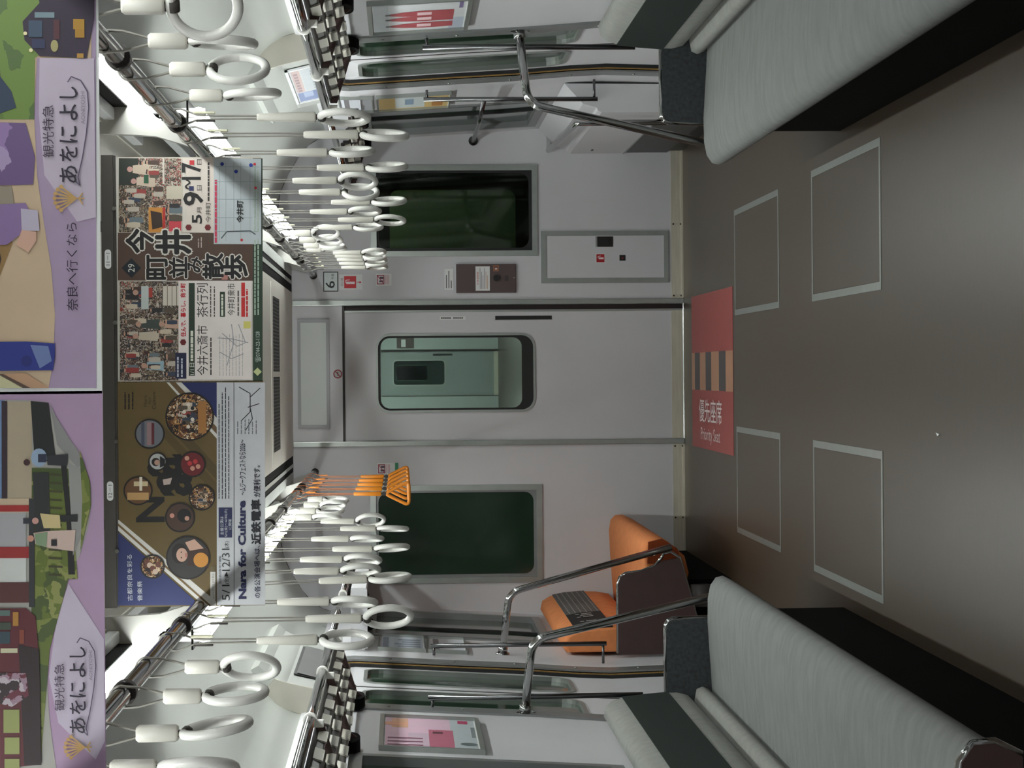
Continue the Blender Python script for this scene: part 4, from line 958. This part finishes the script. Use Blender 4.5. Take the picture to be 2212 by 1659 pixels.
# ---- concert poster
b, A, _ = poster_base(Y2, 947, 255, 572, 824.5, 1309, ink(96, 78, 40)); A.dim = .84
A.poly([(360, 826), (396, 826), (470, 905), (470, 950)], (214, 210, 204), 1); A.poly([(366, 826), (380, 826), (470, 925), (470, 940)], (120, 92, 60), 2); A.poly([(392, 826), (470, 826), (470, 903)], (34, 44, 104), 2)
A.poly([(398, 930), (470, 1010), (470, 1040), (380, 940)], (94, 74, 36), 1); A.poly([(340, 930), (352, 918), (470, 1046), (470, 1075)], (98, 78, 38), 1)
A.poly([(256, 1122), (256, 1146), (440, 1309), (466, 1309), (466, 1300)], (214, 210, 204), 1); A.poly([(256, 1130), (256, 1136), (450, 1309), (456, 1309)], (130, 100, 56), 2); A.poly([(256, 1150), (256, 1308), (432, 1308)], (34, 46, 108), 2)
A.rect(468, 826, 572, 1308, (204, 204, 208), 3)
A.text('N', 356, 1128, 294, 1074, (14, 12, 12), 2, .03); A.text('a', 416, 1072, 344, 1020, (14, 12, 12), 2.3, .03); A.text('r', 404, 1036, 352, 1006, (14, 12, 12), 2.6, .03); A.text('a', 398, 1030, 318, 982, (14, 12, 12), 2.9, .03)
for x, y, r, m in ((410, 900, 51, P_STAGE), (324, 937, 31, (126, 128, 136)), (341, 997, 19, (190, 190, 188)), (416, 1003, 27, (120, 26, 34)), (299, 1060, 30, (120, 80, 46)), (361, 1041, 21, (20, 16, 16)), (436, 1075, 27, P_STAGE), (389, 1118, 31, (84, 56, 46)), (406, 1205, 46, (60, 56, 56)), (330, 1224, 25, P_STAGE)):
    A.circ(x, y, r, m, 4); A.ring(x, y, r - 2, r + 1.5, (26, 18, 16), 5)
folk(A, 376, 862, 430, 938, 16, 12, .8, 4.4); folk(A, 420, 1056, 452, 1094, 6, 13, .6, 4.4)
A.rect(428, 866, 446, 936, (170, 116, 60), 6); A.rect(318, 912, 328, 962, (150, 120, 122), 5); A.rect(306, 912, 313, 962, (84, 90, 110), 5); A.rect(328, 914, 334, 960, (110, 40, 50), 5)
for k in range(9): A.circ(398 + (k % 3) * 9, 866 + k * 8, 4, (226, 214, 200) if k % 2 else (30, 24, 26), 6)
A.circ(337, 998, 9, (40, 32, 32), 5); A.circ(340, 999, 6, (190, 150, 130), 6); A.poly([(346, 985), (357, 992), (357, 1006), (346, 1010)], (24, 22, 24), 6)
for k in range(5): A.circ(404 + k * 6, 990 + (k * 11) % 26, 5, (190, 50, 56) if k % 2 else (206, 150, 130), 5)
A.rect(290, 1040, 320, 1050, (210, 190, 150), 5); A.rect(276, 1064, 322, 1080, (190, 150, 96), 5); A.rect(302, 1030, 308, 1060, (230, 220, 200), 6)
A.poly([(352, 1036), (372, 1032), (368, 1046), (354, 1048)], (190, 170, 160), 5)
for k in range(8): A.rect(420 + (k % 3) * 10, 1058 + k * 4, 428 + (k % 3) * 10, 1061 + k * 4, (170, 140, 120), 5)
A.circ(398, 1114, 15, (18, 14, 16), 5); A.circ(372, 1114, 5, (200, 140, 124), 6); A.circ(404, 1120, 5, (196, 150, 130), 6)
A.circ(388, 1196, 17, (40, 28, 24), 5, 24, 22); A.circ(393, 1199, 12, (206, 164, 146), 6, 20, 15); A.circ(392, 1193, 1.6, (50, 30, 28), 7, 8); A.circ(392, 1205, 1.6, (50, 30, 28), 7, 8); A.rect(401, 1195, 403, 1204, (170, 80, 80), 7)
A.poly([(404, 1180), (404, 1222), (450, 1226), (450, 1186)], (70, 44, 36), 5); A.poly([(400, 1172), (420, 1165), (440, 1185), (410, 1190)], (206, 164, 146), 6); A.circ(434, 1210, 16, (206, 140, 60), 7)
for k in range(5): A.circ(318 + k * 6, 1214 + (k * 7) % 22, 6, (206, 180, 160) if k % 2 else (120, 70, 56), 5)
A.lines(270, 884, 294, 846, 3, (30, 22, 18), 4, .35, 21)
A.text('Nara', 318, 878, 311, 854, (70, 52, 30), 4); A.text('for', 327, 872, 320, 858, (70, 52, 30), 4); A.text('Culture', 337, 884, 329, 846, (70, 52, 30), 4)
A.text('古都奈良を彩る', 287, 1298, 275, 1198, (206, 208, 214), 4); A.text('音楽祭', 308, 1298, 297, 1255, (206, 208, 214), 4)
A.rect(454, 1236, 465, 1298, (214, 210, 204), 4); A.text('ムジークフェストなら', 463, 1294, 457, 1240, (90, 80, 70), 5); A.rect(454, 1225, 465, 1235, (120, 104, 70), 4)
A.lines(472, 1078, 500, 836, 4, (60, 60, 72), 4, .28, 22); A.line([(505, 1308), (505, 826)], 1.4, (120, 120, 126), 4)
A.rect(472, 1097, 501, 1162, (36, 42, 92), 4); A.text('主催公演は', 483, 1156, 475, 1116, (206, 208, 216), 5); A.text('5/1(金)〜6/30(火)', 492, 1160, 484, 1100, (206, 208, 216), 5); A.text('に開催', 500, 1144, 493, 1122, (206, 208, 216), 5)
A.text('奈良県内各地で開催', 478, 1262, 472, 1202, (80, 80, 88), 4)
A.text('5/1', 496, 1298, 479, 1264, (40, 38, 40), 4); A.text('(金)', 496, 1262, 484, 1248, (40, 38, 40), 4); A.text('▶', 493, 1246, 484, 1236, (20, 18, 20), 4); A.text('12/31', 496, 1234, 479, 1186, (40, 38, 40), 4); A.text('(木)', 496, 1184, 484, 1170, (40, 38, 40), 4)
A.text('Nara for Culture', 532, 1295, 513, 1082, (26, 30, 84), 4, .045); A.text('〜ムジークフェストなら2026〜', 531, 1070, 516, 950, (40, 40, 70), 4, .01)
A.text('の各公演会場へは、', 562, 1293, 548, 1180, (34, 36, 80), 4, .01); A.text('近鉄電車', 563, 1176, 542, 1080, (20, 20, 34), 4, .04); A.text('が便利です。', 562, 1074, 547, 1006, (26, 26, 50), 4, .02)
for pts in ([(516, 836), (540, 850), (540, 890), (520, 910)], [(562, 838), (540, 858)], [(535, 880), (560, 872)], [(530, 930), (545, 905), (540, 880)]): A.line(pts, 1.8, (40, 40, 48), 4)
A.lines(512, 938, 560, 906, 6, (130, 130, 140), 4, .25, 23)
tag(b.build('hanging_poster'), 'gold and navy concert poster with round photos, on the second hanging rail', 'poster')
# ---- near pair: only the lowest strip shows
Y1 = -9.459; S1 = 2014
b, A, _ = poster_base(Y1, S1, -500, 222, -190, 850, M_PAPER)
A.rect(-490, -180, 210, 838, (170, 148, 178), 1)
A.poly([(-490, -180), (200, -180), (200, 128), (84, 128), (78, 250), (84, 380), (98, 480), (114, 580), (122, 680), (118, 780), (108, 838), (-490, 838)], (204, 178, 150), 2)
A.poly([(-490, -180), (206, -180), (170, 60), (80, 128), (78, 260), (-490, 262)], P_HILL, 3)
A.poly([(-490, 60), (0, 160), (30, 200), (40, 235), (0, 250), (-490, 260)], (44, 60, 84), 4)
A.poly([(60, -180), (208, -180), (206, 40), (190, 128), (90, 124), (58, 90), (54, 50), (90, 10)], (48, 32, 56), 5)
A.poly([(92, -180), (208, -180), (200, -10), (110, 0)], (30, 26, 26), 6)
for x0, y0, x1, y1, c in ((67, 48, 96, 84, (58, 76, 100)), (80, 30, 122, 42, (120, 140, 150)), (74, 88, 102, 108, (44, 48, 84)), (120, 46, 133, 88, (84, 40, 50)), (162, 44, 186, 66, (176, 130, 40)), (166, 66, 186, 84, (170, 124, 36)), (170, 118, 184, 128, (186, 140, 60))): A.rect(x0, y0, x1, y1, c, 7)
A.circ(122, 102, 8, (170, 160, 110), 7, 16, 13); A.circ(60, 76, 4, (240, 226, 180), 8); A.circ(72, 112, 4, (240, 226, 180), 8)
A.poly([(-490, 258), (60, 268), (80, 340), (76, 400), (-490, 420)], P_DRESS, 4)
A.poly([(-490, 400), (30, 405), (40, 470), (0, 500), (-490, 480)], (152, 140, 124), 5); A.poly([(-490, 470), (60, 440), (80, 480), (46, 510), (20, 530), (-490, 540)], (140, 112, 160), 6)
A.poly([(50, 452), (86, 456), (90, 500), (52, 500)], (190, 180, 200), 7); A.poly([(52, 498), (82, 502), (84, 520), (66, 546), (40, 530)], (214, 170, 150), 7)
A.poly([(-490, 530), (0, 526), (8, 560), (0, 600), (-490, 660)], (52, 40, 36), 4); A.poly([(-490, 560), (30, 520), (32, 526), (0, 610), (-490, 780)], (150, 116, 70), 3)
A.poly([(-490, 745), (60, 738), (122, 742), (122, 770), (118, 800), (-490, 806)], (40, 52, 136), 6); A.circ(62, 780, 12, (32, 42, 116), 7); A.poly([(70, 745), (108, 748), (116, 780), (90, 796)], (110, 126, 176), 7)
A.poly([(-490, 810), (0, 808), (60, 838), (-490, 838)], (206, 200, 160), 5); A.poly([(10, 808), (60, 806), (110, 838), (70, 838)], (190, 150, 120), 5); A.poly([(0, 808), (12, 808), (70, 838), (54, 838)], (90, 70, 60), 6)
A.poly([(90, 128), (206, 128), (210, 470), (170, 480), (100, 380), (88, 250)], (198, 184, 202), 3)
def brand(A, dx, dy):
    A.text('観光特急', 121 + dx, 342 + dy, 96 + dx, 230 + dy, (60, 44, 66), 8)
    for st, ya, yb in (('あ', 396, 360), ('を', 350, 318), ('に', 310, 275), ('よ', 262, 228), ('し', 214, 190)): A.text(st, 171 + dx, ya + dy, 133 + dx, yb + dy, (34, 22, 44), 8, .01)
    A.text('AONIYOSHI', 187 + dx, 270 + dy, 178 + dx, 199 + dy, (140, 130, 146), 8)
    A.line([(150 + dx, 180 + dy), (158 + dx, 168 + dy), (178 + dx, 176 + dy), (192 + dx, 200 + dy), (195 + dx, 235 + dy), (190 + dx, 290 + dy), (182 + dx, 340 + dy), (172 + dx, 384 + dy), (176 + dx, 402 + dy), (166 + dx, 392 + dy)], 2.4, (84, 70, 96), 8)
    for k in range(7):
        a = -1.1 + k * .365
        A.line([(168 + dx, 430 + dy), (150 + dx - 24 * math.cos(a), 430 + dy + 26 * math.sin(a))], 3.4, (196, 156, 96), 8); A.circ(148 + dx - 26 * math.cos(a), 430 + dy + 28 * math.sin(a), 4.5, (196, 156, 96), 8, 10)
    A.line([(160 + dx, 430 + dy), (186 + dx, 430 + dy)], 3, (196, 156, 96), 8); A.line([(182 + dx, 418 + dy), (174 + dx, 430 + dy), (182 + dx, 442 + dy)], 3, (196, 156, 96), 8)
brand(A, 0, 0)
A.text('奈良へ行くなら', 172, 672, 146, 482, (40, 28, 48), 8)
tag(b.build('hanging_poster'), 'nearest lilac poster with a purple dress, at the top left of the photo', 'poster')
b, A, _ = poster_base(Y1, S1, -500, 232, 850.5, 1890, ink(176, 146, 178))
A.poly([(-490, 864), (60, 864), (100, 868), (118, 900), (142, 935), (168, 968), (186, 1010), (198, 1050), (199, 1090), (192, 1140), (174, 1200), (150, 1250), (124, 1320), (108, 1390), (104, 1450), (108, 1540), (118, 1620), (130, 1700), (-490, 1880)], (170, 166, 160), 1)
A.rect(-490, 864, 14, 1076, (110, 136, 176), 2); A.rect(8, 866, 20, 1076, (52, 36, 46), 3); A.rect(20, 868, 72, 1076, (176, 160, 138), 2)
A.poly([(70, 866), (108, 870), (122, 980), (124, 1000), (78, 990)], (26, 26, 28), 3)
A.poly([(110, 870), (124, 900), (186, 1000), (170, 1010), (126, 960)], (140, 138, 138), 3)
A.poly([(72, 1010), (150, 1012), (170, 1250), (150, 1250), (110, 1400), (90, 1650), (70, 1650)], P_GRASS, 2); A.poly([(74, 1020), (108, 1020), (112, 1150), (80, 1160)], (40, 42, 44), 4)
for k in range(13): A.line([(108, 1024 + k * 18), (136 + k % 3, 1026 + k * 18)], 4, (64, 62, 34), 4)
A.poly([(134, 1000), (146, 1006), (160, 1150), (164, 1240), (150, 1240), (146, 1120)], (20, 18, 20), 3); A.poly([(150, 1000), (176, 1010), (186, 1060), (182, 1140), (160, 1200)], (150, 148, 146), 3); A.poly([(174, 970), (196, 1040), (198, 1090), (176, 1190), (180, 1080)], P_GRASS, 4)
A.rect(-490, 1076, 68, 1106, (200, 176, 150), 3); A.rect(-490, 1090, 66, 1104, (160, 40, 40), 4); A.rect(-490, 1106, 60, 1180, (168, 166, 170), 3); A.rect(-490, 1180, 66, 1204, (150, 38, 40), 4); A.rect(-490, 1204, 60, 1256, (206, 206, 204), 3); A.rect(-490, 1256, 66, 1300, (84, 40, 40), 4)
A.rect(66, 1076, 78, 1310, (46, 46, 50), 4)
A.circ(88, 988, 17, (150, 170, 196), 5, 16, 20); A.rect(86, 980, 104, 998, (40, 44, 66), 6); A.circ(62, 998, 7, (60, 30, 34), 6); A.poly([(104, 984), (150, 980), (148, 1006), (106, 1004)], (40, 40, 46), 5)
A.poly([(90, 1108), (132, 1112), (134, 1140), (98, 1140)], (206, 186, 136), 5); A.circ(80, 1124, 7, (200, 150, 140), 5); A.rect(54, 1118, 72, 1130, (44, 44, 56), 5); A.poly([(132, 1112), (170, 1110), (170, 1126), (134, 1126)], (30, 28, 32), 5)
A.poly([(76, 1150), (104, 1146), (166, 1144), (162, 1190), (106, 1182), (80, 1174)], (206, 180, 170), 5); A.poly([(78, 1152), (106, 1148), (104, 1180), (82, 1176)], (130, 150, 120), 6); A.rect(114, 1164, 126, 1178, (26, 24, 26), 7); A.circ(70, 1162, 7, (206, 150, 130), 6)
A.poly([(-490, 1312), (60, 1312), (80, 1330), (86, 1400), (84, 1650), (-490, 1700)], (90, 26, 38), 5); A.poly([(44, 1390), (88, 1400), (92, 1650), (56, 1650)], (40, 20, 26), 6)
for x0, y0, x1, y1, c in ((2, 1316, 26, 1328, (90, 110, 106)), (2, 1342, 28, 1358, (60, 70, 60)), (2, 1362, 26, 1388, (46, 64, 76)), (6, 1398, 42, 1408, (196, 190, 160)), (32, 1320, 44, 1350, (170, 120, 50)), (46, 1358, 56, 1388, (130, 60, 44)), (12, 1530, 46, 1580, (146, 150, 92)), (14, 1590, 46, 1626, (146, 150, 92)), (14, 1636, 46, 1662, (146, 150, 92))): A.rect(x0, y0, x1, y1, c, 7)
A.poly([(4, 1450), (60, 1452), (66, 1500), (30, 1524), (2, 1516)], P_BLOSSOM, 7)
A.poly([(150, 1260), (226, 1380), (228, 1600), (208, 1640), (128, 1560), (108, 1460), (124, 1340)], (198, 184, 204), 1)
def shift(A, dx, dy, kx):
    q = A.px
    A.px = lambda x, y: q(*((120 + (x - 96) * kx, 1533 + (y - 342) * kx)))
    brand(A, 0, 0)
    A.px = q
shift(A, 0, 0, .90)
tag(b.build('hanging_poster'), 'nearest mauve poster with a red train, at the bottom left of the photo', 'poster')
b = B(); b.box(-1.34, 1.34, YB - .05, YB, 0, 2.28, M_WALL); struct(b.build('wall_back'))
for m in TXT.values(): bpy.data.meshes.remove(m)
